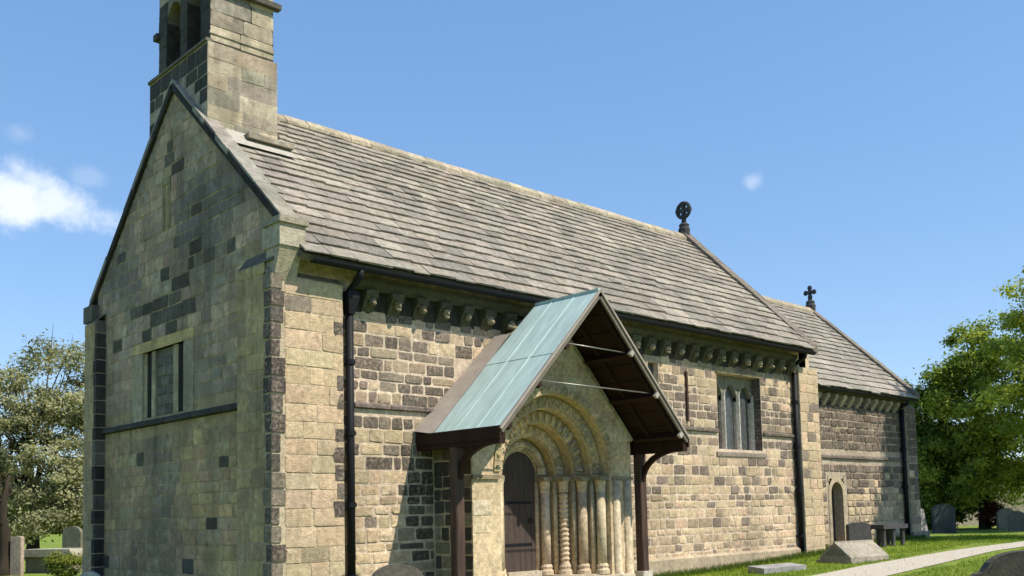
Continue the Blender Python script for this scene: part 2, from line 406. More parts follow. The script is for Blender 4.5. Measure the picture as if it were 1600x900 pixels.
# west gable wall
WWIN = (3.45, 5.7, 3.26, 4.62)
gm = MB(); GM = (.40, .31, .18)
sheet(gm, [.2, 3.45, 5.7, 8.0], [-.6, 3.26, 4.62, 5.7], lambda u, v: 3.45 < u < 5.7 and 3.26 < v < 4.62, FW(P), .5, GM)
gm.face_set([(P, .2, 5.7), (P, 8.0, 5.7), (P, 8.0, 6.3), (P, YC, 9.82), (P, .2, 6.3)], [(0, 4, 3, 2, 1)], GM)
gable_wall = gm.build('gable_wall', M['gable'], church)
def gable_col(u, v, rn):
    bl = noise.noise((u*.55, v*.5, 8)); b2 = noise.noise((u*1.3, v*1.2, 4))
    pd = .012+.75*math.exp(-((u-4.2)/1.25)**2-((v-5.35)/.62)**2)+max(0, b2-.28)*.8*(1 if v > 3.2 else .5)
    if rn.random() < pd: return jit((.105, .095, .075), .3, rn)
    if v > 3.2:
        c = [(.48, .37, .26), (.44, .33, .235), (.52, .395, .26), (.38, .295, .215), (.47, .34, .24), (.42, .345, .26)][rn.randrange(6)]
        c = lerp(c, (.20, .18, .155), min(max(.35+bl*1.5, 0), 1))
    else:
        c = [(.60, .42, .215), (.55, .385, .205), (.52, .37, .21), (.61, .43, .22), (.51, .345, .20), (.46, .35, .22)][rn.randrange(6)]
        c = lerp(c, (.27, .225, .16), min(max(.25+bl*1.5, 0), 1))
    return jit(c, .14, rn)
half = [((-.9, 1), 6.3-.9*.2+.0), ((.9, 1), 6.3+.9*8.0)]
half = [((-.9026, 1), 6.3-.9026*.2-.02), ((.9026, 1), 6.3+.9026*8.0-.02)]
SLIT = (4.25, 4.62, 7.0, 8.05)
st = lay(1.17, 7.5, -.5, 5.66, (.19, .31), (.26, .6), .02, gable_col, 21, holes=[(3.2, 5.95, 3.2, 4.84), (1.17, 7.5, 3.06, 3.22)])
st += lay(.2, 8.0, 5.66, 9.8, (.19, .30), (.25, .58), .02, gable_col, 22, holes=[SLIT, (-.3, 1.3, 5.4, 5.72)], half=half)
place_stones(st, FW(P), M['gable'], 'ashlar_block', gable_wall, church, 300, (.002, .011), 'ashlar_stonework', inset=.008)

# corner buttresses with dark quoins
def buttress(boxes, faces, quoin=None):
    b = MB()
    for a, c in boxes: b.box(a, c, (.52, .43, .30))
    o = b.build('buttress', M['rubble'], church)
    for stn, fn, mat, lim in faces: place_stones(stn, fn, mat, 'buttress_block', o, church, lim, (.004, .016), 'buttress_stonework', inset=.01)
    return o
def pil_col(u, v, rn):
    r = rn.random(); c = CREAM if r < .72 else (.52, .39, .25) if r < .93 else TAN if r < .965 else GREY
    return jit(c, .07, rn)
def pw_col(u, v, rn):
    c = [(.50, .37, .205), (.47, .345, .20), (.43, .325, .20)][rn.randrange(3)]; return jit(c, .08, rn)
rq = random.Random(5); qs = []; z = -.45
while z < 5.05: h = rq.uniform(.27, .33); qs.append((z, z+h, rq.uniform(.13, .26), rq.uniform(.16, .3))); z += h
bs = buttress([((.012, .012, -.6), (1.40, .30, 5.22)), ((.012, .30, -.6), (.30, 1.17, 5.45))],
              [(lay(.25, 1.40, -.5, 5.2, (.26, .36), (.3, .65), .014, pil_col, 31), FS(.012), M['rubble'], 300),
               (lay(.24, 1.17, -.5, 5.45, (.28, .36), (.35, .6), .012, pw_col, 32), FW(.012), M['gable'], 300)])
for i, (a, b, wx, wy) in enumerate(qs):
    q = MB(); c = jit(lerp((.055, .046, .043), (.12, .10, .085), rq.random()**2), .2, rq)
    if rq.random() < .12: c = (.2, .17, .13)
    j = .021; x0 = -.012+rq.uniform(-.006, .006); y0 = -.012+rq.uniform(-.006, .006)
    q.prism([(x0+.015, y0), (wx, y0), (wx+.01, y0+.03), (wx, .1), (.1, wy), (x0+.03, wy+.01), (x0, wy), (x0, y0+.015)], a+j, b-j, c)
    q.build('quoin', M['rubble'], bs, local=True)
# dark stones at the inner edge of the buttress beside the drainpipe
for i in range(17):
    z = -.4+i*.31; w = rq.uniform(.1, .24)
    if rq.random() < .3: continue
    q = MB(); stone_into(q, [(1.40-w, z+.012), (1.395, z+.012), (1.395, z+.29), (1.40-w, z+.29)], jit((.12, .10, .085), .3, rq), FS(.012), .018, .01); q.build('quoin', M['rubble'], bs, local=True)
w_ = MB(); w_.face_set([(.0, -.0, 5.44), (.0, 1.18, 5.44), (.21, 1.18, 5.72), (.21, .0, 5.72), (.21, 1.18, 5.44), (.21, 0, 5.44)], [(0, 3, 2, 1), (0, 5, 3), (1, 2, 4), (0, 1, 4, 5)], (.15, .145, .11)); w_.build('weathering', M['gable'], bs)
w_ = MB(); w_.face_set([(.0, -.0, 5.21), (1.42, -.0, 5.21), (1.42, .2, 5.34), (.0, .2, 5.34), (0, .2, 5.21), (1.42, .2, 5.21)], [(0, 1, 2, 3), (0, 3, 4), (1, 5, 2), (0, 4, 5, 1)], (.25, .22, .16)); w_.build('weathering', M['rubble'], bs)
nb = buttress([((.012, 7.5, -.6), (.5, 8.24, 5.6)), ((.5, 7.9, -.6), (1.4, 8.24, 5.6))], [(lay(7.5, 8.24, -.5, 5.6, (.26, .36), (.3, .7), .012, pw_col, 33), FW(.012), M['gable'], 300)])
z = -.45
while z < 5.4:
    h = rq.uniform(.27, .34); q = MB(); d = rq.uniform(.12, .22)
    q.box((-.014, 7.49, z+.012), (.19, 7.49+d, z+h-.012), jit(lerp((.045, .04, .04), (.15, .135, .11), rq.random()**2.5), .25, rq)); q.build('quoin', M['gable'], nb, local=True); z += h
w_ = MB(); w_.face_set([(0, 7.49, 5.6), (0, 8.25, 5.6), (.21, 8.25, 5.8), (.21, 7.49, 5.8)], [(0, 3, 2, 1)], (.15, .145, .11)); w_.build('weathering', M['gable'], nb)
eb = buttress([((16.66, .012, -.6), (17.7, 1.2, 5.1))], [(lay(16.66, 17.7, -.5, 5.08, (.22, .32), (.28, .55), .02, pil_col, 34), FS(.012), M['rubble'], 300)])

# string courses
def string_course(a, b, fn, h=.115, pr=.07, col=(.13, .11, .095), mat='rubble', par=None):
    u, v = a; u1 = b; n = max(1, int((u1-u)/.75)); rn = random.Random(int(u*10))
    for i in range(n):
        x0, x1 = u+(u1-u)*i/n, u+(u1-u)*(i+1)/n; s = MB()
        p = pr+rn.uniform(-.008, .008)
        s.face_set([fn(x0+.006, v, -.02), fn(x1-.006, v, -.02), fn(x1-.006, v+.03, p), fn(x0+.006, v+.03, p), fn(x1-.006, v+h*.75, p), fn(x0+.006, v+h*.75, p), fn(x1-.006, v+h+.03, -.02), fn(x0+.006, v+h+.03, -.02)],
                   [(0, 1, 2, 3), (3, 2, 4, 5), (5, 4, 6, 7), (0, 3, 5, 7), (1, 6, 4, 2)], jit(col, .2, rn))
        s.build('string_course', M[mat], par or church, local=True)
string_course((1.72, 3.075), 12.85, FS(P)); string_course((14.97, 3.075), 16.64, FS(P))
string_course((1.19, 3.07), 7.48, FW(P), .13, .09, (.06, .058, .055), 'gable')
# plinth
pl = MB(); pl.prism([(-.55, .0), (.04, .0), (.04, .05), (-.02, .13), (-.55, .14)], 8.75, 16.64, (.43, .35, .24), lambda z, d, x: (x, P+.02-d, z)); plo = pl.build('plinth', M['rubble'], church)

# west window: blocked three-light opening with two dark slits
ww = MB(); Y = (.34, .29, .17)
win = None
fr = MB(); fn = FW(P)
def wbox(mb, a, b, c, d, d0, d1, col): mb.prism([(a, c), (b, c), (b, d), (a, d)], d0, d1, col, lambda u, v, k: (P-k, u, v))
wbox(fr, 3.2, 5.95, 4.62, 4.83, -.3, .022, (.62, .46, .22))
for a, b in ((3.2, 3.62), (5.52, 5.95)): wbox(fr, a, b, 3.22, 4.615, -.3, .018, (.40, .35, .24))
wwo = fr.build('window', M['gable'], church)
f2 = MB()
for a, b in ((3.62, 3.72), (3.96, 4.16), (4.98, 5.16), (5.40, 5.52)):
    f2 = MB(); wbox(f2, a, b, 3.24, 4.61, -.25, -.025, (.46, .39, .25)); f2.build('mullion', M['gable'], wwo)
f3 = MB(); wbox(f3, 4.16, 4.98, 3.24, 4.61, -.25, -.06, (.17, .16, .125)); f3.build('blocking', M['gable'], wwo)
stb = lay(4.17, 4.97, 3.26, 4.45, (.16, .26), (.22, .4), .02, lambda u, v, rn: jit((.15, .145, .12), .35, rn), 41)
place_stones(stb, FW(P+.06), M['gable'], 'ashlar_block', wwo, church, 300, (.006, .02), inset=.01)
for a, b in ((3.72, 3.96), (5.16, 5.40)):
    f4 = MB(); wbox(f4, a, b, 3.24, 4.61, -.24, -.05, (.02, .02, .02)); f4.build('pane', M['dark'], wwo)
# blocked lancet high in the gable
sl_ = MB(); wbox(sl_, 4.25, 4.36, 7.0, 7.9, -.05, .02, (.27, .23, .13)); wbox(sl_, 4.51, 4.62, 7.0, 7.9, -.05, .02, (.25, .22, .13)); wbox(sl_, 4.25, 4.62, 7.905, 8.05, -.05, .024, (.27, .23, .13))
slo = sl_.build('blocked_lancet', M['gable'], church); sb = MB(); wbox(sb, 4.362, 4.508, 7.0, 7.9, -.06, -.02, (.22, .17, .08)); sb.build('blocking', M['gable'], slo)

# nave roof
def slope_fn(y0, z0, k):
    """south slope: (x, s along slope from the eaves, lift) -> world"""
    l = math.hypot(1, k); cy, cz = 1/l, k/l
    return lambda x, s, h: (x, y0+s*cy-h*cz, z0+s*cz+h*cy)
def roof(x0, x1, y0, z0, yr, zr, gauge, wr, seed, limit, cols, avoid=None):
    k = (zr-z0)/(yr-y0); ln = math.hypot(yr-y0, zr-z0); fn = slope_fn(y0, z0, k)
    b = MB(); yn = 2*yr-y0
    b.prism([(y0+.03, z0-.02), (y0+.12, z0-.10), (yr, zr-.2), (yn-.12, z0-.10), (yn, z0-.02), (yn, z0+.01), (yr, zr-.02)], x0, x1, (.17, .145, .115), lambda y, z, x: (x, y, z))
    o = b.build('roof', M['slate'], church)
    rn = random.Random(seed); sl = []; s = 0.; row = 0
    while s < ln-.05:
        ga = gauge[0]+(gauge[1]-gauge[0])*s/ln; u = x0-rn.uniform(0, .2)
        while u < x1:
            w = rn.uniform(*wr)*(1-.35*s/ln); a, c = max(u, x0), min(u+w, x1)
            if x1-c < .12: c = x1
            if c-a > .06 and not (avoid and avoid(a, c, s*1/math.hypot(1, k)+y0)): sl.append((a+.004, c-.004, s, ga, rn.random(), rn.random(), jit(cols[rn.randrange(len(cols))], .10, rn, .012)))
            u += w
            if c == x1: break
        s += ga; row += 1
    sl.sort(key=lambda q: ((Vector(fn(q[0], q[2], 0))-CAM).length_squared)/((q[1]-q[0])*q[3]))
    rest = MB()
    for i, (a, c, s, ga, r1, r2, col) in enumerate(sl):
        t = .024+.016*r1; lo = s-.02+.05*(r2-.5)-(.05 if r1 > .97 else 0); hi = min(s+ga+.07, ln); l0 = .028+t
        ml = MB() if i < limit else rest
        dl = .03*(r1-.5)
        ml.face_set([fn(a, lo, l0-t), fn(c, lo, l0-t), fn(c, lo+dl, l0), fn(a, lo-dl, l0), fn(c, hi, .012), fn(a, hi, .012), fn(c, hi, -.01), fn(a, hi, -.01)],
                    [(0, 1, 2, 3), (3, 2, 4, 5), (0, 3, 5, 7), (1, 6, 4, 2)], col)
        if i < limit: ml.build('slate', M['slate'], o, local=True)
    if rest.f: q = rest.build('slate_courses', M['slate'], church); q['kind'] = 'stuff'
    rn = random.Random(seed+1); x = x0; n = int((x1-x0)/.55)
    for i in range(n):
        a, c = x0+(x1-x0)*i/n+.006, x0+(x1-x0)*(i+1)/n-.006; q = MB(); d = rn.uniform(0, .015)+.035*noise.noise((a*.35, 2, seed))
        q.prism([(yr-.22, zr-.17+d), (yr, zr-.02+d), (yr+.22, zr-.17+d), (yr+.22, zr-.08+d), (yr+.06, zr+.085+d), (yr-.06, zr+.085+d), (yr-.22, zr-.08+d)], a, c, jit((.40, .345, .25), .15, rn), lambda y, z, x: (x, y, z))
        q.build('ridge_stone', M['slate'], o, local=True)
    return o
SCOL = [(.31, .275, .228), (.285, .254, .214), (.335, .297, .245), (.245, .22, .187), (.30, .262, .212)]
nroof = roof(.40, 17.02, -.35, 5.56, YC, 9.80, (.37, .25), (.36, .75), 51, 300, SCOL, avoid=lambda a, c, y: c < 1.9 and y > 2.85)
croof = roof(17.55, 24.75, .22, 4.72, YC, 8.42, (.33, .24), (.4, .8), 61, 0, [(.29, .262, .225), (.27, .244, .21), (.31, .28, .235)])

# copings of the three gables
def coping(x0, x1, foot_s, foot_n, apex, th, n, col, mat='gable'):
    """raked coping stones; feet and apex are (y, z) of the top surface"""
    par = None; rn = random.Random(int(x0*7)+3)
    base = MB(); ap = apex
    for (f) in (foot_s, foot_n):
        for i in range(n):
            t0, t1 = i/n, (i+1)/n
            a = (f[0]+(ap[0]-f[0])*t0, f[1]+(ap[1]-f[1])*t0); b = (f[0]+(ap[0]-f[0])*t1, f[1]+(ap[1]-f[1])*t1)
            d = rn.uniform(-.012, .012); g = .003*(1 if b[0] > a[0] else -1)
            q = MB(); pts = [(a[0]+g, a[1]-th+d), (b[0]-g, b[1]-th+d), (b[0]-g, b[1]+d), (a[0]+g, a[1]+d)]
            if g < 0: pts = pts[::-1]
            q.prism(pts, x0+rn.uniform(-.01, .01), x1, jit(col, .15, rn), lambda y, z, x: (x, y, z))
            if par is None: par = q.build('coping', M[mat], church)
            else: q.build('coping_stone', M[mat], par, local=True)
    return par
coping(.13, .47, (-.12, 6.19), (8.32, 6.19), (YC, 9.97), .13, 9, (.34, .305, .255))
for (a_, b_) in (((-.12, 6.05), (YC, 9.83)), ((8.32, 6.05), (YC, 9.83))):  # near-black strips below the west coping, painting the shadow under its edge
    for i in range(9):
        t0, t1 = i/9, (i+1)/9; q = MB(); g_ = .004
        p0 = (a_[0]+(b_[0]-a_[0])*t0, a_[1]+(b_[1]-a_[1])*t0); p1 = (a_[0]+(b_[0]-a_[0])*t1, a_[1]+(b_[1]-a_[1])*t1)
        q.beam((.165, p0[0], p0[1]), (.165, p1[0], p1[1]), .08, .13, jit((.035, .034, .032), .2), (0, -1, 1) if 0 else (0, 0, 1)); q.build('coping_undershade', M['gable'], church, local=True)
coping(16.98, 17.42, (-.2, 5.78), (8.4, 5.78), (YC, 10.02), .24, 9, (.16, .14, .115), 'rubble')
coping(24.7, 25.05, (.25, 4.93), (7.95, 4.93), (YC, 8.56), .2, 6, (.17, .15, .125), 'rubble')
eg = MB(); eg.prism([(.2, -.5), (8.0, -.5), (8.0, 5.8), (YC, 9.72), (.2, 5.8)], 17.03, 17.4, (.3, .25, .18), lambda y, z, x: (x, y, z)); eg.build('gable_wall', M['rubble'], church)
# kneelers at the feet of the west coping
k = MB(); k.box((.03, -.22, 5.66), (.52, .35, 6.03), (.42, .38, .29)); ko = k.build('kneeler', M['rubble'], church)
k = MB(); k.box((.0, -.27, 6.032), (.56, .3, 6.14), (.30, .27, .21)); k.build('kneeler_cap', M['rubble'], ko)
k = MB(); k.face_set([(.05, -.2, 5.657), (.46, -.2, 5.657), (.46, .0, 5.13), (.05, .0, 5.13), (.05, .25, 5.657), (.46, .25, 5.657), (.46, .25, 5.13), (.05, .25, 5.13)], [(0, 3, 2, 1), (0, 4, 7, 3), (1, 2, 6, 5), (3, 7, 6, 2)], (.40, .35, .26)); k.build('kneeler_bracket', M['rubble'], ko)
k = MB(); k.box((.03, 7.9, 5.66), (.5, 8.42, 6.03), (.15, .14, .11)); k.build('kneeler', M['gable'], church)

# corbel tables
def corbel_table(x0, x1, y, ztop, h, sp, heads, seed, skip=None, col=(.10, .092, .055)):
    rn = random.Random(seed)
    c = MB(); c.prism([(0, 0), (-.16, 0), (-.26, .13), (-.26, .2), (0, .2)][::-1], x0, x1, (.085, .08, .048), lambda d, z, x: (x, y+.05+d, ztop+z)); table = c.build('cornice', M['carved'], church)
    fz = MB(); fz.box((x0, y-.012, ztop-h-.02), (x1, y+.02, ztop-.002), (.045, .042, .03) if heads else (.035, .03, .026)); fz.build('gap_shade_band', M['carved'], table)  # stained wall band, darkened further to paint the shadow between the corbels
    x = x0+sp*.5; i = 0
    while x < x1-.15:
        if not (skip and skip(x)):
            q = MB(); w = .14*rn.uniform(.85, 1.1) if heads else .10; cc = jit(col, .18, rn); zt = ztop-.004; zb = ztop-h
            q.prism([(.03, zb+.02), (.03, zt), (-.22, zt), (-.22, zt-.10), (-.15, zt-.18), (-.04, zb)][::-1], x-w, x+w, cc, lambda d, z, xx: (xx, y+.02+d, z))
            co_ = q.build('corbel', M['carved'], table, local=True)
            if heads:
                # worn carved head: muzzle, brow, ears or a plain roll
                kk = rn.randrange(3); hc = jit((.25, .22, .14), .3, rn)
                q = MB(); k2 = rn.uniform(.72, 1.); q.ball((x+rn.uniform(-.015, .015), y-.165, zt-.21), (.085*k2, .085, .105*k2), hc, 9, 6)
                if kk == 0: q.ball((x, y-.225, zt-.25), (.05, .06, .05), hc, 7, 5); q.ball((x-.075, y-.15, zt-.12), (.03, .03, .05), hc, 6, 4); q.ball((x+.075, y-.15, zt-.12), (.03, .03, .05), hc, 6, 4)
                if kk == 1: q.ball((x, y-.2, zt-.17), (.085, .06, .03), hc, 8, 4); q.ball((x, y-.235, zt-.225), (.025, .035, .045), hc, 6, 5); q.ball((x, y-.2, zt-.29), (.06, .05, .035), hc, 7, 4)
                if kk == 2 and rn.random() < .3: q.tube([(x-.11, y-.17, zt-.27), (x+.11, y-.17, zt-.27)], .06, 8, hc)
                q.build('corbel_head', M['carved'], table, smooth=True, local=True)
        x += sp; i += 1
    return table
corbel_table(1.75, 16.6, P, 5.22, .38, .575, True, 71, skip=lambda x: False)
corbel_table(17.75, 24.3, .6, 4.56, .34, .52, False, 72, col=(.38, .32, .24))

# gutters and rainwater pipes
def gutter(x0, x1, y, z, r=.07):
    q = MB(); n = 8; vs = []
    for x in (x0, x1):
        for rr in (r, r-.012):
            vs += [(x, y+rr*math.cos(math.pi+math.pi*k/n), z+rr*math.sin(math.pi+math.pi*k/n)) for k in range(n+1)]
    N1 = n+1; fs = [(k, k+1, 2*N1+k+1, 2*N1+k) for k in range(n)]+[(N1+k+1, N1+k, 3*N1+k, 3*N1+k+1) for k in range(n)]+[(k, N1+k, N1+k+1, k+1) for k in range(n)]+[(2*N1+k+1, 3*N1+k+1, 3*N1+k, 2*N1+k) for k in range(n)]
    fs += [(0, 2*N1, 3*N1, N1), (n, N1+n, 3*N1+n, 2*N1+n)]
    q.face_set(vs, fs); return q.build('gutter', M['iron'], church, smooth=False)
gutter(.6, 17.0, -.30, 5.50, .085); gutter(17.75, 24.7, .27, 4.68, .07)
def downpipe(x, y, z0, z1, r, gy, gz, hopper=True):
    q = MB(); q.tube([(x, y, z0), (x, y, z1)], r, 12); o = q.build('downpipe', M['iron'], church, smooth=True)
    if hopper:
        h = MB(); w = .115; vs = [(x-w*.5, y-.09, z1-.28), (x+w*.5, y-.09, z1-.28), (x+w*.5, y+.09, z1-.28), (x-w*.5, y+.09, z1-.28), (x-w, y-.15, z1), (x+w, y-.15, z1), (x+w, y+.11, z1), (x-w, y+.11, z1), (x-w, y-.15, z1+.12), (x+w, y-.15, z1+.12), (x+w, y+.11, z1+.12), (x-w, y+.11, z1+.12)]
        h.face_set(vs, [(3, 2, 1, 0)]+[(a, (a+1) % 4, 4+(a+1) % 4, 4+a) for a in range(4)]+[(4+a, 4+(a+1) % 4, 8+(a+1) % 4, 8+a) for a in range(4)]+[(8, 9, 10, 11)]); h.build('hopper', M['iron'], o)
    s = MB(); s.tube([(x, y, z1+.05), (x, y-.02, z1+.14), (x, gy+.04, gz-.12), (x, gy, gz)], r*.9, 10); s.build('swan_neck', M['iron'], o, smooth=True)
    z = z0+.5
    while z < z1-.4: b = MB(); b.tube([(x, y, z), (x, y, z+.09)], r*1.28, 12); b.box((x-r*1.7, y, z+.02), (x+r*1.7, y+.1, z+.07)); b.build('pipe_collar', M['iron'], o, local=True); z += 1.25
    return o
downpipe(1.58, .075, -.42, 5.0, .072, -.30, 5.45); downpipe(16.56, .09, -.2, 5.0, .066, -.30, 5.45, False)
downpipe(24.1, .48, -.05, 4.35, .07, .27, 4.62, False)

# south windows of the nave
sw = MB(); sc_ = (.32, .29, .235)
sw.prism([(2.60, -.02), (2.70, .6), (2.55, .6), (2.50, -.02)], 12.78, 15.07, (.24, .205, .17), lambda z, d, x: (x, P+d-.02, z))
swin = sw.build('window', M['rubble'], church)
lt = MB(); lt.box((12.8, P-.012, 4.662), (15.05, P+.35, 4.84), (.33, .28, .16)); lt.build('lintel', M['rubble'], swin)
xs_ = [12.9, 13.57, 14.25, 14.95]
for i, xx in enumerate(xs_):
    q = MB(); q.prism([(xx-.06, .50), (xx-.02, .42), (xx+.02, .42), (xx+.06, .50), (xx+.06, .62), (xx-.06, .62)], 2.68, 4.2, (.50, .48, .44)); q.build('mullion', M['rubble'], swin)
for i in range(3):
    a, b = xs_[i], xs_[i+1]; cx = (a+b)/2; rr = (b-a)/2-.06
    # tracery head: pointed arch cut in a slab
    n = 8; arc = [(cx-rr+2*rr*j/(2*n), 4.12+.30*math.sin(math.pi*j/(2*n))**.8) for j in range(2*n+1)]
    q = MB(); top = 4.655; vs = []; 
    for (x, z) in arc: vs += [(x, .46, z), (x, .46, top), (x, .58, z)]
    fs = []
    for j in range(2*n): c0 = 3*j; fs += [(c0, c0+3, c0+4, c0+1), (c0+2, c0+5, c0+3, c0)]
    q.face_set(vs, fs, (.21, .21, .165)); q.box((a, .47, 4.0), (cx-rr, .58, top), (.21, .21, .165)); q.box((cx+rr, .47, 4.0), (b, .58, top), (.21, .21, .165)); q.build('tracery', M['rubble'], swin)
    q = MB(); q.box((a+.02, .585, 2.66), (b-.02, .60, 4.6)); q.build('pane', M['glass'], swin)
for i in range(7): q = MB(); q.box((14.935, P+.004, 2.69+i*.281), (14.949, .60, 2.69+(i+1)*.281-.012), jit((.075, .068, .07), .25)); q.build('jamb_stone', M['rubble'], swin)
bk = MB(); bk.box((12.88, .64, 2.6), (14.97, .66, 4.68)); bk.build('backing', M['dark'], swin)
nw = MB(); nw.prism([(3.62, -.02), (3.75, .35), (3.6, .35), (3.56, -.02)], 10.02, 10.58, (.26, .22, .17), lambda z, d, x: (x, P+d, z))
nwo = nw.build('window', M['rubble'], church)
q = MB(); q.box((10.08, .36, 3.7), (10.52, .38, 4.7)); q.build('pane', M['glass'], nwo)
q = MB(); q.box((9.95, P-.015, 4.682), (10.65, P+.3, 4.83), (.4, .33, .23)); q.build('lintel', M['rubble'], nwo)
ib = MB(); ib.box((11.54, P-.06, 3.32), (11.6, P+.02, 4.56)); ib.box((11.52, P-.05, 4.5), (11.62, P+.02, 4.54)); ib.build('iron_strap', M['oldiron'], church)

# bellcote
BELL = (.44, .38, .285)
bc = MB(); bc.box((.24, 2.77, 6.5), (1.73, 5.38, 10.3), BELL)
for (a, b, c, d) in ((2.83, 3.22, 10.3, 11.9), (3.80, 4.12, 10.3, 11.9), (4.75, 5.12, 10.3, 11.9)): bc.box((.32, a, c), (1.68, b, d), (.055, .05, .04))
bc.box((.32, 2.83, 11.9), (1.68, 5.12, 12.9), BELL)
bell = bc.build('bellcote', M['gable'], church)
def arch_head(y0, y1, z, zt, name):
    q = MB(); cy = (y0+y1)/2; rr = (y1-y0)/2; n = 10; vs = []
    for j in range(n+1):
        a = math.pi*j/n; y = cy-rr*math.cos(a); zz = z+rr*math.sin(a); vs += [(.33, y, zz), (.33, y, zt), (1.67, y, zz)]
    fs = []
    for j in range(n): c0 = 3*j; fs += [(c0, c0+1, c0+4, c0+3), (c0, c0+3, c0+5, c0+2)]
    q.face_set(vs, fs, (.2, .18, .14)); q.build(name, M['gable'], bell)
arch_head(3.22, 3.80, 11.5, 11.895, 'bell_arch'); arch_head(4.12, 4.75, 11.45, 11.895, 'bell_arch')
q = MB(); q.box((1.2, 3.2, 10.28), (1.3, 4.8, 11.9)); q.build('louvre_board', M['dark'], bell)
for yy in (3.51, 4.43):
    q = MB(); q.lathe([(.26, 10.75), (.25, 10.8), (.19, 10.95), (.15, 11.15), (.12, 11.25), (.03, 11.3), (.03, 11.5)], (.8, yy), 14); q.build('bell', M['iron'], bell, smooth=True)
bcol = lambda u, v, rn: jit([(.52, .44, .32), (.46, .39, .285), (.49, .42, .31), (.36, .315, .245), (.53, .45, .33), (.30, .265, .21)][rn.randrange(6)], .08, rn)
dcol = lambda u, v, rn: jit([(.06, .058, .052), (.10, .095, .08), (.08, .075, .065)][rn.randrange(3)], .2, rn)
s1 = lay(.24, 1.73, 8.2, 10.3, (.26, .38), (.4, .8), .012, bcol, 81, worn=False)
place_stones(s1, FS(2.77), M['gable'], 'bellcote_block', bell, church, 200, (.002, .010), inset=.01)
s1 = lay(.32, 1.68, 10.36, 12.8, (.3, .42), (.45, .85), .014, bcol, 82)
place_stones(s1, FS(2.83), M['gable'], 'bellcote_block', bell, church, 200, (.002, .010), inset=.01)
s1 = lay(2.77, 5.38, 8.6, 10.28, (.24, .3), (.3, .55), .022, dcol, 83, half=[((-.9026, -1), -(6.3+.17-.9026*.2)-.02)] if 0 else [])
s1 = [s for s in s1 if min(b-(9.97-.9026*abs(a-YC)) for a, b in s[0]) > -.05]
place_stones(s1, FW(.24), M['gable'], 'bellcote_block', bell, church, 200, (.002, .010), inset=.01)
for (a, b) in ((2.83, 3.22), (3.80, 4.12), (4.75, 5.12)):
    s1 = lay(a, b, 10.36, 11.9, (.28, .4), (.4, .6), .012, dcol, int(a*10)); place_stones(s1, FW(.32), M['gable'], 'bellcote_block', bell, church, 100, (.004, .014), inset=.01)
def band(z, h, x0, x1, y0, y1, col, name='bellcote_string'):
    q = MB(); q.box((x0, y0, z), (x1, y1, z+h), col); q.build(name, M['gable'], bell)
band(10.3, .06, .20, .34, 2.76, 5.4, (.17, .155, .12)); band(10.5, .05, .31, 1.69, 2.80, 2.85, (.46, .40, .30)); band(11.42, .11, .26, 1.80, 2.70, 2.86, (.10, .095, .08), 'cornice'); band(11.2, .13, .24, 1.8, 5.06, 5.24, (.07, .066, .055), 'cornice')
# lead flashing and ledge where bellcote meets roof
q = MB(); fn = slope_fn(-.35, 5.56, (9.80-5.56)/(YC+.35)); s0, s1_ = 3.95, 4.75
q.face_set([fn(.6, s0-.1, .09), fn(1.95, s0-.1, .09), fn(1.9, 4.6, .11), fn(.6, 4.6, .11), (.6, 2.76, 8.85), (1.75, 2.76, 8.85)], [(0, 1, 2, 3), (3, 2, 5, 4)]); q.build('flashing', M['whitelead'], bell)
q = MB(); q.box((.95, 2.48, 8.50), (1.95, 2.80, 8.60), (.3, .26, .2)); q.build('ledge', M['gable'], bell)

# gable crosses
def cross(x, y, z, ring):
    q = MB(); q.lathe([(.17, z-.25), (.19, z), (.15, z+.08), (.17, z+.14), (.08, z+.22), (.07, z+.36)], (x, y), 10, (.06, .06, .065)); b = q.build('gable_cross', M['grave'], church)
    h = MB(); c = (.05, .052, .06)
    if ring:
        zc = z+.62; n = 24; pts = [(x, y+.235*math.cos(2*math.pi*k/n), zc+.235*math.sin(2*math.pi*k/n)) for k in range(n+1)]
        h.tube(pts, .062, 8, c, False); h.box((x-.06, y-.055, zc-.3), (x+.06, y+.055, zc+.28), c); h.box((x-.058, y-.28, zc-.055), (x+.058, y+.28, zc+.055), c)
    else:
        zc = z+.5
        for dy, dz in ((0, 1), (0, -1), (1, 0), (-1, 0)): h.beam((x, y, zc), (x, y+dy*.16, zc+dz*.16), .1, .1, c, (1, 0, 0)); h.ball((x, y+dy*.17, zc+dz*.17), (.06, .1, .1), c, 8, 5)
        h.ball((x, y, zc), (.07, .09, .09), c)
    h.build('cross_head', M['grave'], b)
cross(17.15, YC, 10.08, True); cross(24.9, YC, 8.62, False)

# chancel
CDOOR = (19.15, 20.1, -.1, 1.98)
cm = MB(); sheet(cm, [17.6, 19.15, 20.1, 25.0], [-.6, -.1, 1.98, 4.8], lambda u, v: 19.15 < u < 20.1 and -.1 < v < 1.98, FS(.6), .5, (.44, .36, .27))
chw = cm.build('chancel_wall', M['rubble'], church)
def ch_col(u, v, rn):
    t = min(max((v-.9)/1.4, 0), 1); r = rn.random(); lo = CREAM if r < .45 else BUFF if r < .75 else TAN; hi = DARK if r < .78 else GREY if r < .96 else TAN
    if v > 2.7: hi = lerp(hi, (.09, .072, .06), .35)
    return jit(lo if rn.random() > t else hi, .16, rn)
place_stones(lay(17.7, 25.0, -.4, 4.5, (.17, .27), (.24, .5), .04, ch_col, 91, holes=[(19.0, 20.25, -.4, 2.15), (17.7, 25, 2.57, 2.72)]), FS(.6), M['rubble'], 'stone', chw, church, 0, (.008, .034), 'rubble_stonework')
string_course((17.75, 2.58), 24.2, FS(.6), .12, .07)
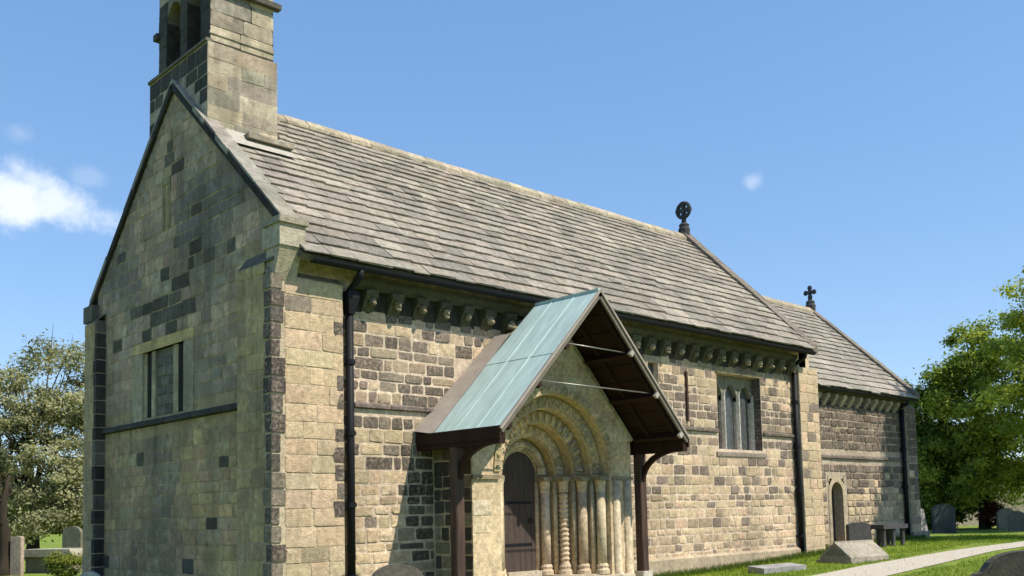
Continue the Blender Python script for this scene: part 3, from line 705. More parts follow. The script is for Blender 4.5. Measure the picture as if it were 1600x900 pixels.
q = MB(); q.prism([(.6, -.5), (7.6, -.5), (7.6, 4.85), (YC, 8.36), (.6, 4.85)], 24.72, 25.0, (.3, .25, .18), lambda y, z, x: (x, y, z)); q.build('gable_wall', M['rubble'], church)
q = MB(); q.box((17.5, 7.58, -.5), (24.8, 7.6, 4.8), MORTAR); q.build('chancel_wall', M['rubble'], church)
# small round-headed priest door
dr = MB(); cx, rr, zs, n = 19.625, .36, 1.52, 12; vs = []
pts = [(cx-rr, -.1)]+[(cx-rr*math.cos(math.pi*j/n), zs+rr*math.sin(math.pi*j/n)) for j in range(n+1)]+[(cx+rr, -.1)]
outp = [(19.1, -.1)]+[(cx-.52*math.cos(math.pi*j/n)*1.01, min(zs+.52*math.sin(math.pi*j/n), 2.05)) for j in range(n+1)]+[(20.15, -.1)]
for a, b in zip(pts, outp): vs += [(a[0], .585, a[1]), (b[0], .585, b[1]), (a[0], .95, a[1])]
fs = []
for j in range(len(pts)-1): c0 = 3*j; fs += [(c0, c0+1, c0+4, c0+3), (c0, c0+3, c0+5, c0+2)]
dr.face_set(vs, fs, (.46, .38, .25)); dr.box((19.1, .586, 1.9), (19.2, .7, 2.1), (.4, .32, .22)); dr.box((20.05, .586, 1.9), (20.15, .7, 2.1), (.4, .32, .22))
dd = dr.build('doorway', M['rubble'], church)
q = MB(); q.box((19.2, .9, -.1), (20.05, .94, 1.95)); q.build('door', M['door'], dd)
q = MB(); q.box((19.1, .35, -.3), (20.15, .95, -.08), (.4, .35, .27)); q.build('step', M['rubble'], dd)
ce = buttress([((24.25, .4, -.4), (24.95, 1.2, 4.4)), ((24.95, .9, -.4), (25.35, 1.7, 4.3))], [(lay(24.25, 24.95, -.3, 4.4, (.22, .32), (.3, .5), .02, ch_col, 92), FS(.4), M['rubble'], 60)])
q = MB(); q.prism([(24.2, .34), (25.45, .34), (25.45, 1.9), (24.2, 1.9)], -.4, .22, (.28, .25, .19)); q.build('plinth', M['rubble'], ce)
q = MB(); q.face_set([(24.24, .38, 4.4), (24.97, .38, 4.4), (24.97, .62, 4.62), (24.24, .62, 4.62), (24.97, .62, 4.4), (24.24, .62, 4.4)], [(0, 1, 2, 3), (1, 4, 2), (0, 3, 5)], (.3, .26, .2)); q.build('weathering', M['rubble'], ce)

# ------------------------------------------------------------------ south doorway: gabled Norman portal of four orders
PX, ZS = 5.79, 1.94
RAD = [1.55, 1.28, 1.01, .75, .48]; YP = [-.88, -.61, -.34, -.06, .22]; HW = 2.25
CV = (.62, .48, .31)
def arc_pts(r, n=28): return [(PX-r, -.42)]+[(PX-r*math.cos(math.pi*j/n), ZS+r*math.sin(math.pi*j/n)) for j in range(n+1)]+[(PX+r, -.42)]
pm = MB(); n = 28
# front: from the outer arch to the gabled outline
def outline(a):
    """point of the portal outline along the ray at angle a from the arch centre"""
    dx, dz = -math.cos(a), math.sin(a); best = 9
    t = HW/abs(dx) if abs(dx) > 1e-6 else 99
    if dz*t+ZS > 2.70:
        # gable lines: z = 5.2 - 1.04*|x|
        t = (5.08-ZS)/(dz+1.06*abs(dx))
    return (PX+dx*t, ZS+dz*t)
inner = arc_pts(RAD[0]); outer = [(PX-HW, -.42)]+[outline(math.pi*j/n) for j in range(n+1)]+[(PX+HW, -.42)]
vs = []; 
for a, b in zip(inner, outer): vs += [(a[0], YP[0], a[1]), (b[0], YP[0], b[1]), (b[0], P+.02, b[1])]
fs = []
for j in range(len(inner)-1): c0 = 3*j; fs += [(c0, c0+1, c0+4, c0+3), (c0+1, c0+2, c0+5, c0+4)]
pm.face_set(vs, fs, CV)
for i in range(5):
    a = arc_pts(RAD[i]); y0 = YP[i]; y1 = YP[i+1] if i < 4 else .245
    vs = []
    for p in a: vs += [(p[0], y0, p[1]), (p[0], y1, p[1])]
    pm.face_set(vs, [(2*j, 2*j+2, 2*j+3, 2*j+1) for j in range(len(a)-1)], lerp(CV, (.46, .35, .20), i/4))
    if i < 4:
        b = arc_pts(RAD[i+1]); vs = []
        for p, q_ in zip(a, b): vs += [(p[0], y1, p[1]), (q_[0], y1, q_[1])]
        pm.face_set(vs, [(2*j, 2*j+1, 2*j+3, 2*j+2) for j in range(len(a)-1)], lerp(CV, (.46, .35, .20), i/4))
portal = pm.build('doorway', M['carved'], church)
# face stones of the portal
pc = lambda u, v, rn: jit([(.66, .53, .37), (.60, .48, .32), (.52, .42, .29), (.66, .54, .40)][rn.randrange(4)], .08, rn)
fst = lay(PX-HW+.01, PX+HW-.01, -.42, 5.1, (.26, .34), (.34, .6), .014, pc, 101, holes=[(PX-1.56, PX+1.56, -.42, ZS+.4)], half=[((-1.06, 1), 5.06-1.06*PX), ((1.06, 1), 5.06+1.06*PX)])
keep = []
for s in fst:
    if all(math.hypot(a-PX, max(b-ZS, 0)) > 1.60 for a, b in s[0]): keep.append(s)
place_stones(keep, FS(YP[0]), M['carved'], 'ashlar_block', portal, church, 200, (.004, .014), inset=.008)
place_stones(lay(YP[0]+.01, P, -.42, 2.68, (.22, .3), (.24, .42), .035, lambda u, v, rn: jit((.10, .085, .07) if rn.random() < .7 else (.3, .25, .17), .25, rn), 103), FW(PX-HW), M['carved'], 'ashlar_block', portal, church, 100, (.004, .016), inset=.01)
# voussoirs, order by order: hood with beading, chevrons, beak-heads, roll
rn = random.Random(102)
def voussoir(r0, r1, a0, a1, yf, yb, col, bump):
    q = MB(); g = .004/r0; pts = []
    for a in (a0+g, (a0+a1)/2, a1-g): pts.append((PX-r1*math.cos(a), ZS+r1*math.sin(a)))
    for a in (a1-g, (a0+a1)/2, a0+g): pts.append((PX-r0*math.cos(a), ZS+r0*math.sin(a)))
    q.prism(pts, yf, yb, col, lambda x, z, y: (x, y, z))
    am = (a0+a1)/2; rm = (r0+r1)/2; cx, cz = PX-rm*math.cos(am), ZS+rm*math.sin(am); w = (r1-r0)/2
    def at(r, a, y): return (PX-r*math.cos(a), y, ZS+r*math.sin(a))
    if bump == 'chevron':
        for s0, s1 in ((a0+g*3, am), (a1-g*3, am)):
            q.tube([at(r0+.04, s0, yf-.004), at(r1-.04, s1, yf-.004)], .03*rn.uniform(.7, 1.1), 6, col)
    elif bump == 'bead': q.ball((cx, yf-.0, cz), (w*.55, .045, w*.55), col, 8, 5)
    elif bump == 'beak':
        q.tube([at(r1-.03, am, yf), at(rm, am, yf-rn.uniform(.02, .05)), at(r0+.01, am, yf-.01)], [w*.5, w*rn.uniform(.35, .5), w*.18], 7, col)
    elif bump == 'roll': q.tube([at(rm, a0+g, yf-.01), at(rm, am, yf-.01), at(rm, a1-g, yf-.01)], w*.62, 8, col)
    q.build('voussoir', M['carved'], portal, local=True)
for (r0, r1, cnt, yf, yb, bump) in ((RAD[0]+.02, RAD[0]+.17, 25, YP[0]-.03, YP[0]+.005, 'bead'), (RAD[1]+.03, RAD[0]-.02, 21, YP[1]-.04, YP[1]+.01, 'chevron'), (RAD[2]+.03, RAD[1]-.02, 19, YP[2]-.045, YP[2]+.005, 'beak'),
                                    (RAD[3]+.03, RAD[2]-.02, 15, YP[3]-.04, YP[3]+.005, 'chevron'), (RAD[4]+.03, RAD[3]-.02, 11, YP[4]-.055, YP[4]+.005, 'roll')):
    for kx in range(cnt):
        voussoir(r0, r1, math.pi*kx/cnt, math.pi*(kx+1)/cnt, yf, yb, jit([(.56, .44, .26), (.50, .40, .25), (.60, .48, .31), (.42, .34, .22)][rn.randrange(4)], .14, rn), bump)
# jamb shafts with base, capital and abacus
for i in range(4):
    for s in (-1, 1):
        cx = PX+s*(RAD[i]-(.135 if s > 0 else .095)); cy = YP[i+1]-(.125 if s > 0 else .09); r = .10 if s > 0 else .085; c = jit((.62, .51, .34), .08, rn); zb, zt = -.10, 1.58
        prof = [(r*1.0, zb+.2+j*.01) for j in range(0)]
        q = MB()
        if i == 2:
            prof = []; kz = zb+.2
            while kz < zt: prof += [(r*1.06, kz), (r*.80, kz+.05)]; kz += .10
            q.lathe(prof, (cx, cy), 12, c)
        else: q.lathe([(r, zb+.18), (r, (zb+zt)/2), (r*.98, zt)], (cx, cy), 14, c)
        cl = q.build('column', M['carved'], portal, smooth=(i != 2))
        q = MB(); q.lathe([(.05, -.1), (.05, 1.8)], (PX+s*(RAD[i+1]+.018), YP[i+1]+.012), 9, jit((.56, .45, .29), .1, rn)); q.build('nook_shaft', M['carved'], portal, smooth=True)
        q = MB(); q.lathe([(r*1.5, zb-.02), (r*1.5, zb+.06), (r*1.15, zb+.1), (r*1.3, zb+.15), (r*1.0, zb+.2)], (cx, cy), 12, c); q.build('column_base', M['carved'], cl)
        q = MB(); q.lathe([(r*1.0, zt-.01), (r*1.12, zt+.02), (r*1.02, zt+.05), (r*1.3, zt+.24)], (cx, cy), 10, c); q.build('capital', M['carved'], cl)
# pilaster strips of the plain outer jambs and the abacus course
for s in (-1, 1):
    for i in range(4):
        q = MB(); xa = PX+s*RAD[i]; xb = PX+s*(RAD[i+1]+.0)
        a, b = sorted((xa-s*.004, xb-s*.03)); q.box((a, YP[i+1]-(.27 if s > 0 else .05), 1.80), (b, YP[i+1]-.004, 1.89), jit((.33, .27, .18), .1, rn)); q.build('abacus', M['carved'], portal)
    a, b = sorted((PX+s*1.60, PX+s*HW)); q = MB(); q.box((a, YP[0]-.045, 1.80), (b, YP[0]+.02, 1.88), (.30, .24, .16)); q.build('abacus', M['carved'], portal)
    a, b = sorted((PX+s*.47, PX+s*1.60)); q = MB(); q.box((a, -.76, -.45), (b, .2, -.112), (.5, .43, .31)); q.build('plinth', M['carved'], portal)
q = MB(); q.box((PX-2.0, -1.12, -.5), (PX+2.0, .2, -.135), (.52, .45, .34)); q.build('step', M['carved'], portal)
q = MB(); q.box((PX-.47, .08, -.3), (PX+.47, .3, -.02), (.52, .45, .34)); q.build('step', M['carved'], portal)
# coping of the portal gable
for s in (-1, 1):
    for kx in range(5):
        t0, t1 = kx/5, (kx+1)/5; xa, xb = PX+s*2.30*(1-t0), PX+s*2.30*(1-t1)
        za, zb = 5.09-1.06*abs(xa-PX), 5.09-1.06*abs(xb-PX); q = MB(); q.beam((xa, -.36, za), (xb+s*.006, -.36, zb), 1.09, .07, jit((.40, .36, .22), .15, rn)); q.build('coping_stone', M['carved'], portal, local=True)
for xx, c in ((1.72, (.64, .53, .37)), (2.06, (.58, .47, .32))):
    q = MB(); q.lathe([(.115, -.40), (.115, -.12), (.085, -.06), (.085, 1.80)], (PX+xx, YP[0]-.015), 12, c); q.build('column', M['carved'], portal, smooth=True)
# plank door with round head
for kx in range(6):
    a, b = PX-.48+kx*.16+.003, PX-.48+(kx+1)*.16-.003; zt = lambda x: ZS+math.sqrt(max(.48**2-(x-PX)**2, 0))
    q = MB(); q.prism([(a, -.02), (b, -.02), (b, max(zt(b), 1.2)), ((a+b)/2, zt((a+b)/2)), (a, max(zt(a), 1.2))], YP[4]+.015, YP[4]+.06, (.5, .5, .5), lambda x, z, y: (x, y, z))
    o = q.build('door' if kx == 0 else 'plank', M['door'], portal if kx == 0 else None)
    if kx == 0: door = o
    else: o.parent = door
for z in (.5, 1.35):
    q = MB(); q.box((PX-.45, YP[4]+.0, z), (PX+.34, YP[4]+.018, z+.05)); q.build('hinge_strap', M['iron'], door)
q = MB(); q.tube([(PX+.3+.05*math.cos(a*math.pi/6), YP[4]-.01, 1.0+.05*math.sin(a*math.pi/6)) for a in range(13)], .01, 6); q.build('ring_handle', M['iron'], door)
q = MB(); q.box((PX-.56, .32, -.35), (PX+.58, .34, 2.58)); q.build('backing', M['dark'], portal)

# ------------------------------------------------------------------ timber canopy with copper roof in front of the portal
cp = thing('porch_canopy', 'steep gabled timber canopy with green copper roof over the carved doorway', 'canopy', (5.79, -.87, -.42))
CO = Vector((5.79, -.87, -.42))
def cb(mb, name, mat, smooth=False, par=None):
    o = mb.build(name, M[mat], par or cp, smooth)
    if par is None: o.location = -CO
    return o
AX, AZ, FY = 5.77, 5.36, -2.1; KL = 1.03; HS = 2.64; YB = -.42
def roofpt(s, d, y, h=0.):
    """d = horizontal distance from the ridge on side s, h = lift square to the slope"""
    l = math.hypot(1, KL); return (AX+s*(d+h*KL/l), y, AZ-KL*d+h/l)
RT = .62                                                    # above this distance from the ridge the roof stops at the nave gutter
for s in (-1, 1):
    b = MB()
    for (d0, d1, yb) in ((0, RT, YB), (RT, HS-.04, .17)):
        b.face_set([roofpt(s, d0, FY+.06, -.02), roofpt(s, d0, yb, -.02), roofpt(s, d1, yb, -.02), roofpt(s, d1, FY+.06, -.02), roofpt(s, d0, FY+.06, -.06), roofpt(s, d0, yb, -.06), roofpt(s, d1, yb, -.06), roofpt(s, d1, FY+.06, -.06)],
                   [(0, 1, 2, 3), (7, 6, 5, 4), (3, 2, 6, 7), (0, 3, 7, 4), (1, 5, 6, 2)])
    bd = cb(b, 'board_deck', 'timber')
    for kx in range(9):                                        # close boards seen from below
        d0, d1 = .05+kx*.286, .05+(kx+1)*.286-.012; q = MB()
        vs = [roofpt(s, d, y, h) for h in (-.062, -.082) for d in (d0, d1) for y in (FY+.07, YB if d0 < RT else .16)]
        q.face_set(vs, [(0, 1, 3, 2), (4, 6, 7, 5), (0, 2, 6, 4), (1, 5, 7, 3), (0, 4, 5, 1), (2, 3, 7, 6)]); q.build('board', M['timber'], bd)
    # copper sheets: three bays by two lengths, low seams between
    cw = (-.30-FY)/3
    for i in range(3):
        y0, y1 = FY+i*cw, FY+(i+1)*cw-.006
        for j in range(2):
            d0, d1 = (0.0, 1.30) if j == 0 else (1.29, HS); lift = .012 if j == 0 else .004
            yt = min(y1, YB) if j == 0 else y1
            q = MB(); vs = [roofpt(s, d0, y0, lift), roofpt(s, d0, yt, lift), roofpt(s, d1, y1, lift), roofpt(s, d1, y0, lift), roofpt(s, d1, y0, lift-.012), roofpt(s, d1, y1, lift-.012), roofpt(s, d0, y0, lift-.012)]
            q.face_set(vs, [(0, 1, 2, 3), (3, 2, 5, 4), (0, 3, 4, 6)]); cb(q, 'copper_sheet', 'copper')
        if i:
            q = MB(); q.beam(roofpt(s, .02, y0-.003, .016), roofpt(s, HS-.01, y0-.003, .016), .016, .016); cb(q, 'standing_seam', 'copper')
    # lead strip against the wall, lifting into a fillet towards the eaves
    q = MB(); yb = -.305; n = 6; vs = []
    for kx in range(n+1):
        t = kx/n; d = RT+(HS-RT)*t; a = roofpt(s, d, yb, .010); b2 = roofpt(s, d, .175, .02+.10*t); vs += [a, b2]
    q.face_set(vs, [(2*kx, 2*kx+1, 2*kx+3, 2*kx+2) for kx in range(n)]); cb(q, 'lead_flashing', 'lead')
    q = MB(); q.beam(roofpt(s, -.0, FY-.0, -.05), roofpt(s, HS+.03, FY-.0, -.05), .05, .11); cb(q, 'bargeboard', 'bargeb')
    q = MB(); q.beam(roofpt(s, .0, FY-.03, -.005), roofpt(s, HS+.03, FY-.03, -.005), .05, .035); cb(q, 'drip_edge', 'lead')
    for d in (1.0, 1.75, 2.5):
        q = MB(); q.beam(roofpt(s, d, FY+.03, -.15), roofpt(s, d, -.93, -.15), .1, .13, upv=(s*.7, 0, 1)); pu = cb(q, 'purlin', 'timber')
        if s < 0: continue
        q = MB(); q.beam(roofpt(s, d, FY-.035, -.14), roofpt(s, d, FY+.028, -.14), .09, .11, upv=(s*.7, 0, 1)); q.build('purlin_cap', M['whitelead'], pu)
    for y in (FY+.12, -1.3):
        q = MB(); q.beam(roofpt(s, .02, y, -.11), roofpt(s, HS-.05, y, -.11), .07, .09); cb(q, 'rafter', 'timber')
    # eaves beam, gutter board, post and curved bracket
    ex = AX+s*(HS-.06); ez = AZ-KL*HS
    q = MB(); q.box((ex-.07, FY+.02, ez-.28), (ex+.07, .18, ez-.03)); cb(q, 'eaves_beam', 'timber')
    q = MB(); q.box((ex+s*.075-.02, FY-.02, ez-.2), (ex+s*.075+.02, .17, ez+.02)); cb(q, 'gutter_board', 'timber')
    q = MB(); q.box((ex-.10, -.97, -.12), (ex+.10, -.77, ez-.28), ch=.02); po = cb(q, 'post', 'post')
    q = MB(); q.box((ex-.16, -1.02, -.5), (ex+.16, -.72, -.121), (.5, .45, .38), ch=.02); q.build('pad_stone', M['grave'], po)
    q = MB(); pts = [(ex, -.94-1.0*(1-math.cos(t)), 1.80+.62*math.sin(t)) for t in [math.pi/2*kk/8 for kk in range(9)]]
    for a, b in zip(pts[:-1], pts[1:]): q.beam(a, b, .09, .11, upv=(0, 1, .3))
    cb(q, 'bracket', 'timber')
for (z, y) in ((4.27, -2.0), (3.52, -2.0)):
    d = (AZ-z)/KL-.1; q = MB(); q.tube([(AX-d, y, z), (AX+d, y, z-.02)], .013, 8); cb(q, 'tie_rod', 'steel', True)
q = MB(); q.beam((AX, FY-.02, AZ+.005), (AX, YB, AZ+.005), .09, .05); cb(q, 'ridge_roll', 'copper')

# ------------------------------------------------------------------ churchyard stones
def headstone(name, label, x, y, w, h, t, rz, profile, col, mat='grave', tilt=0., group='gravestones in the churchyard'):
    th = thing(name, label, 'gravestone', (x, y, zg(x, y)), rz, group); n = 12
    if profile == 'round': top = [(w/2*math.cos(math.pi*k/n), h-w*.32+w*.32*math.sin(math.pi*k/n)) for k in range(n+1)]
    elif profile == 'flat': top = [(w/2*math.cos(math.pi*k/n), h-w*.12+w*.12*math.sin(math.pi*k/n)) for k in range(n+1)]
    else:                                                     # shoulders with a raised arch
        sh = w*.34; top = [(w/2, h-w*.30), (w/2-.02, h-w*.27)]+[(w*.47-.13*w*(1-math.cos(a)), h-w*.27+.10*w*math.sin(a)) for a in (.5, 1., 1.4)]
        top += [(sh*math.cos(a), h-w*.17+w*.17*math.sin(a)) for a in [math.pi*k/14 for k in range(1, 14)]]
        top += [(-x_, z_) for x_, z_ in reversed(top[:5])]
    poly = [(-w/2, -.15)]+[(w/2, -.15)]+top
    q = MB(); ins = .02
    fn = lambda a, d, b: (a, b+tilt*d, d)
    q.prism(poly, -t/2, t/2, col, lambda a, d, b: (a, b+tilt*d, d))
    # worn arris: a slightly smaller raised face
    cxy = (0, h*.45); sm = [(cxy[0]+(a-cxy[0])*.95, cxy[1]+(d-cxy[1])*.96) for a, d in poly]
    o = q.build('slab', M[mat], th)
    q = MB(); q.prism(sm, -t/2-.012, -t/2+.01, jit(col, .08), lambda a, d, b: (a, b+tilt*d, d)); q.build('face_panel', M[mat], o)
    return th
headstone('gravestone', 'dark shouldered gravestone with arched top in the near right corner', .50, -11.2, 1.0, 1.21, .12, R(-48), 'shoulder', (.085, .075, .058))
headstone('gravestone', 'rounded gravestone rising at the bottom edge left of the canopy', -.16, -3.55, .74, .96, .10, R(-20), 'round', (.13, .115, .095))
headstone('gravestone', 'small pale round-topped gravestone by the foot of the west wall', -.75, 5.75, .5, .62, .08, R(-60), 'round', (.5, .47, .4))
headstone('gravestone', 'big dark round-topped gravestone under the trees past the chancel', 30.4, 1.9, .9, 1.15, .14, R(-40), 'round', (.07, .075, .085))
headstone('gravestone', 'pale leaning gravestone beside the far end of the chancel', 29.0, 2.2, .6, 1.0, .1, R(-30), 'flat', (.45, .42, .38), tilt=.25)
headstone('gravestone', 'pale pinkish upright gravestone beside the dark trunk at left', 1.7, 18.3, .42, 1.2, .12, R(-62), 'flat', (.42, .32, .26))
headstone('gravestone', 'grey gravestone showing between tree and church corner', 4.3, 21.0, .8, 1.45, .12, R(-62), 'round', (.20, .19, .14))
for i, (x, y, w, h, c, lab) in enumerate(((33.5, .3, .7, .8, (.17, .17, .14), 'low grey gravestone in the dappled grass below the far wall'), (36.0, 1.6, .8, .9, (.22, .215, .18), 'light grey gravestone farther back beside the reddish shrub'))):
    headstone('gravestone', lab, x, y, w, h, .12, R(-40), 'round', c)
# chest tomb at left
ct = thing('chest_tomb', 'broad grey chest tomb below the olive tree at left', 'tomb', (3.0, 18.6, -.42), R(-62)); ct.scale = (.86, .8, .72)
q = MB(); q.box((-1.05, -.5, -.1), (1.05, .5, .72), (.22, .2, .15)); q.build('chest', M['grave'], ct)
q = MB(); q.prism([(-1.25, .72), (1.25, .72), (1.25, .86), (1.1, 1.05), (-1.1, 1.05), (-1.25, .86)], -.7, .7, (.36, .33, .25), lambda x, z, y: (x, y, z)); q.build('lid', M['grave'], ct)
# coped tomb beside the chancel
tb = thing('coped_tomb', 'roof-shaped coped stone tomb on the grass before the chancel door', 'tomb', (15.6, -1.9, zg(15.6)), R(-12)); tb.scale = (.68, .68, .78)
q = MB(); q.prism([(-.72, .02), (.72, .02), (.72, .16), (.03, .62), (-.03, .62), (-.72, .16)], -1.0, 1.15, (.32, .285, .225), lambda y, z, x: (x, y, z)); lid = q.build('coped_lid', M['grave'], tb)
q = MB(); q.box((-1.08, -.82, -.12), (1.24, .82, .05), (.3, .27, .21)); q.build('base_slab', M['grave'], tb)
q = MB(); q.prism([(-.5, .2), (.5, .2), (0.02, .55), (-.02, .55)], -1.03, -.99, (.20, .18, .15), lambda y, z, x: (x, y, z)); q.build('end_panel', M['grave'], lid)
q = MB(); q.beam((-1.02, 0, .63), (1.17, 0, .63), .1, .06, (.38, .34, .27)); q.build('ridge_roll', M['grave'], lid)
# ledger
lg = MB(); lg.prism([(-1.15, -.42), (1.1, -.45), (1.2, .4), (-1.05, .45)], -.05, .13, (.33, .32, .31)); lo = lg.build('ledger_stone', M['grave']); lo.location = (12.6, -1.5, zg(12.6)+.02); lo.scale = (.6, .7, .9); lo.rotation_euler = (R(3), R(-1), R(-14)); tag(lo, 'flat bluish grey ledger stone sunk in the grass by the nave wall', 'ledger stone')
# table tomb
tt = thing('table_tomb', 'dark slab table tomb on stout legs against the chancel wall', 'tomb', (20.2, -.6, zg(20.2)), R(-6)); tt.scale = (.62, .7, .8)
q = MB(); q.box((-1.05, -.5, .66), (1.05, .5, .82), (.07, .068, .075)); sb_ = q.build('table_slab', M['grave'], tt)
for x in (-.82, 0, .82):
    for y in (-.33, .33): q = MB(); q.lathe([(.13, -.1), (.13, .02), (.08, .08), (.11, .3), (.09, .55), (.13, .655)], (x, y), 10, (.09, .085, .085)); q.build('leg', M['grave'], tt, smooth=True)
headstone('gravestone', 'short dark gravestone at the end of the table tomb', 19.0, -.35, .7, .78, .14, R(-35), 'flat', (.085, .08, .08))

# boundary wall on the right with its capping
bw = thing('boundary_wall', 'long pale rendered boundary wall behind the right trees', 'wall', (44, 4.6, -.1), R(-43))
q = MB(); q.box((-12, -.2, -.4), (14, .2, 1.95), (.42, .37, .29)); bwo = q.build('wall_body', M['rubble'], bw)
for i in range(18): q = MB(); q.box((-12+i*1.444+.01, -.28, 1.952), (-12+(i+1)*1.444-.01, .28, 2.08), jit((.35, .31, .25), .1)); q.build('capping_stone', M['rubble'], bwo, local=True)

# ------------------------------------------------------------------ trees and shrubs
def leaf_mesh(name, pts, size, cols, parent, seed, flat=.0, normals=None):
    rs = np.random.RandomState(seed); n = len(pts)
    nrm = rs.normal(size=(n, 3))*.75; nrm[:, 2] += .55
    if normals is not None: nrm += normals*1.1
    nrm /= np.linalg.norm(nrm, axis=1, keepdims=True)
    a = np.cross(nrm, rs.normal(size=(n, 3))); a /= np.linalg.norm(a, axis=1, keepdims=True); b = np.cross(nrm, a)
    s = size*rs.uniform(.6, 1.35, (n, 1)); wdt = s*rs.uniform(.5, .8, (n, 1))
    v = np.stack([pts-a*s, pts+b*wdt*.7-a*s*.1, pts+a*s+nrm*s*.15, pts-b*wdt*.7-a*s*.1], 1).reshape(-1, 3).astype(np.float32)
    me = bpy.data.meshes.new(name); me.vertices.add(4*n); me.vertices.foreach_set('co', v.ravel())
    me.loops.add(4*n); me.loops.foreach_set('vertex_index', np.arange(4*n, dtype=np.int32)); me.polygons.add(n)
    me.polygons.foreach_set('loop_start', np.arange(0, 4*n, 4, dtype=np.int32))
    try: me.polygons.foreach_set('loop_total', np.full(n, 4, dtype=np.int32))
    except Exception: pass
    ca = me.color_attributes.new('Col', 'FLOAT_COLOR', 'CORNER')
    c = np.ones((n, 4), np.float32); c[:, :3] = cols; ca.data.foreach_set('color', np.repeat(c, 4, axis=0).ravel())
    me.materials.append(M['leaf']); me.update(); me.validate()
    o = bpy.data.objects.new(name, me); COL.objects.link(o)
    if parent: o.parent = parent
    return o
def tree(name, label, loc, trunk_h, trunk_r, blobs, nclump, nleaf, size, c_lo, c_hi, seed, clump_r=.55, twigs=0, cat='tree', group=None, shell=.55):
    # blobs: (x, y, z, rx, ry, rz) crown masses relative to the base
    if name == 'leafy_tree': group = 'green trees beyond the chancel'
    th = thing(name, label, cat, loc, 0, group); rs = np.random.RandomState(seed); rn = random.Random(seed)
    wts = np.array([b[3]*b[4]*b[5] for b in blobs])**.75; wts /= wts.sum(); cen = []
    for i in range(nclump):
        b = blobs[rs.choice(len(blobs), p=wts)]; d = rs.normal(size=3); d /= np.linalg.norm(d); r = shell+(1-shell)*rs.rand()**.7
        r *= 1+.22*noise.noise((d[0]*2+b[0], d[1]*2+b[1], d[2]*2+seed))
        cen.append((b[0]+d[0]*b[3]*r, b[1]+d[1]*b[4]*r, b[2]+d[2]*b[5]*r))
    cen = np.array(cen)
    idx = rs.randint(0, nclump, nleaf); cr = clump_r*rs.uniform(.55, 1.3, nclump)
    off = rs.normal(size=(nleaf, 3))*.5; off[:, 2] *= .62
    pts = cen[idx]+off*cr[idx][:, None]
    tone = rs.rand(nclump)[idx]*.75+rs.rand(nleaf)*.25
    cols = np.array(c_lo)[None]*(1-tone[:, None])+np.array(c_hi)[None]*tone[:, None]
    cols *= rs.uniform(.8, 1.2, (nleaf, 1))
    ctr = np.array([0, 0, np.mean([b[2] for b in blobs])]); out_ = off/np.maximum(np.linalg.norm(off, axis=1, keepdims=True), .05)*.6+(pts-ctr)/np.maximum(np.linalg.norm(pts-ctr, axis=1, keepdims=True), .1)*.5
    leaf_mesh('crown', pts, size, cols, th, seed+1, normals=out_)
    q = MB()
    if trunk_h > 0:
        zt = max(b[2] for b in blobs); lean = rn.uniform(-.3, .3)
        tp = [(lean*t*t*1.2+.1*math.sin(t*7), .15*math.sin(t*5+1)*t, -.2+(zt)*t) for t in [k/8 for k in range(9)]]
        q.tube(tp, [trunk_r*(1.35 if k == 0 else 1)*(1-.8*k/8) for k in range(9)], 9)
        for kx in range(26):
            tgt = cen[rs.randint(nclump)]; t = rn.uniform(max(.2, trunk_h/max(zt, .1)*.8), .9); i0 = min(int(t*8), 7); a = Vector(tp[i0])
            b = Vector(tgt); md = (a+b)/2+Vector((rn.uniform(-.3, .3), rn.uniform(-.3, .3), -.25)); r0 = trunk_r*.42*(1-t*.6)
            q.tube([a, md, b], [r0, r0*.6, r0*.18], 6)
        for kx in range(twigs):
            tgt = Vector(cen[rs.randint(nclump)]); c0 = Vector((blobs[0][0], blobs[0][1], blobs[0][2])); d = (tgt-c0); e = tgt+d.normalized()*rn.uniform(.5, 1.3)+Vector((0, 0, rn.uniform(.2, .8)))
            q.tube([c0+d*.5, tgt, e], [.03, .02, .006], 4)
        q.build('trunk', M['bark'], th, smooth=True)
    return th
tree('olive_tree', 'thinly leaved grey-olive tree left of the church', (6.6, 32.5, -.42), 2.0, .28,
     [(.2, 0, 4.6, 3.0, 3.0, 3.2), (.9, -.3, 7.6, 2.1, 2.0, 2.3), (-2.2, .3, 6.0, 2.0, 2.2, 2.6), (1.3, -1.2, 3.0, 1.9, 1.6, 1.6), (-2.6, .6, 3.6, 1.8, 1.8, 1.9), (-.6, -1.6, 1.9, 2.4, 1.5, 1.1), (1.9, -1.8, 1.7, 1.2, 1.2, 1.0)], 380, 54000, .085, (.13, .135, .07), (.43, .42, .24), 201, .62, 60)
bl = tree('leafy_tree', 'tall yellow-green tree at the right edge', (33.6, -1.75, -.05), 2.5, .35,
     [(-.2, .3, 6.2, 2.6, 2.6, 2.6), (-.3, .1, 8.9, 1.9, 1.9, 1.7), (1.8, -.8, 8.9, 2.8, 2.6, 2.8), (-.2, .9, 4.0, 1.9, 1.7, 1.2), (2.2, -.6, 5.0, 2.6, 2.4, 2.4)], 380, 52000, .088, (.10, .16, .022), (.60, .62, .11), 202, .58, 20)
tree('leafy_tree', 'round green tree between the chancel and the tall right tree', (36.3, 2.6, -.05), 1.6, .22,
     [(-.2, .0, 5.4, 2.1, 2.1, 2.2), (.6, -.6, 3.2, 1.9, 1.8, 2.0), (-1.3, .8, 2.6, 1.6, 1.6, 1.7), (-.3, -.6, 2.2, 1.2, 1.1, 1.1), (-.2, -.2, 7.7, 1.5, 1.4, 1.3), (-1.2, .9, 6.0, 1.3, 1.3, 1.3)], 320, 46000, .088, (.07, .13, .02), (.50, .54, .09), 203, .55, 10)
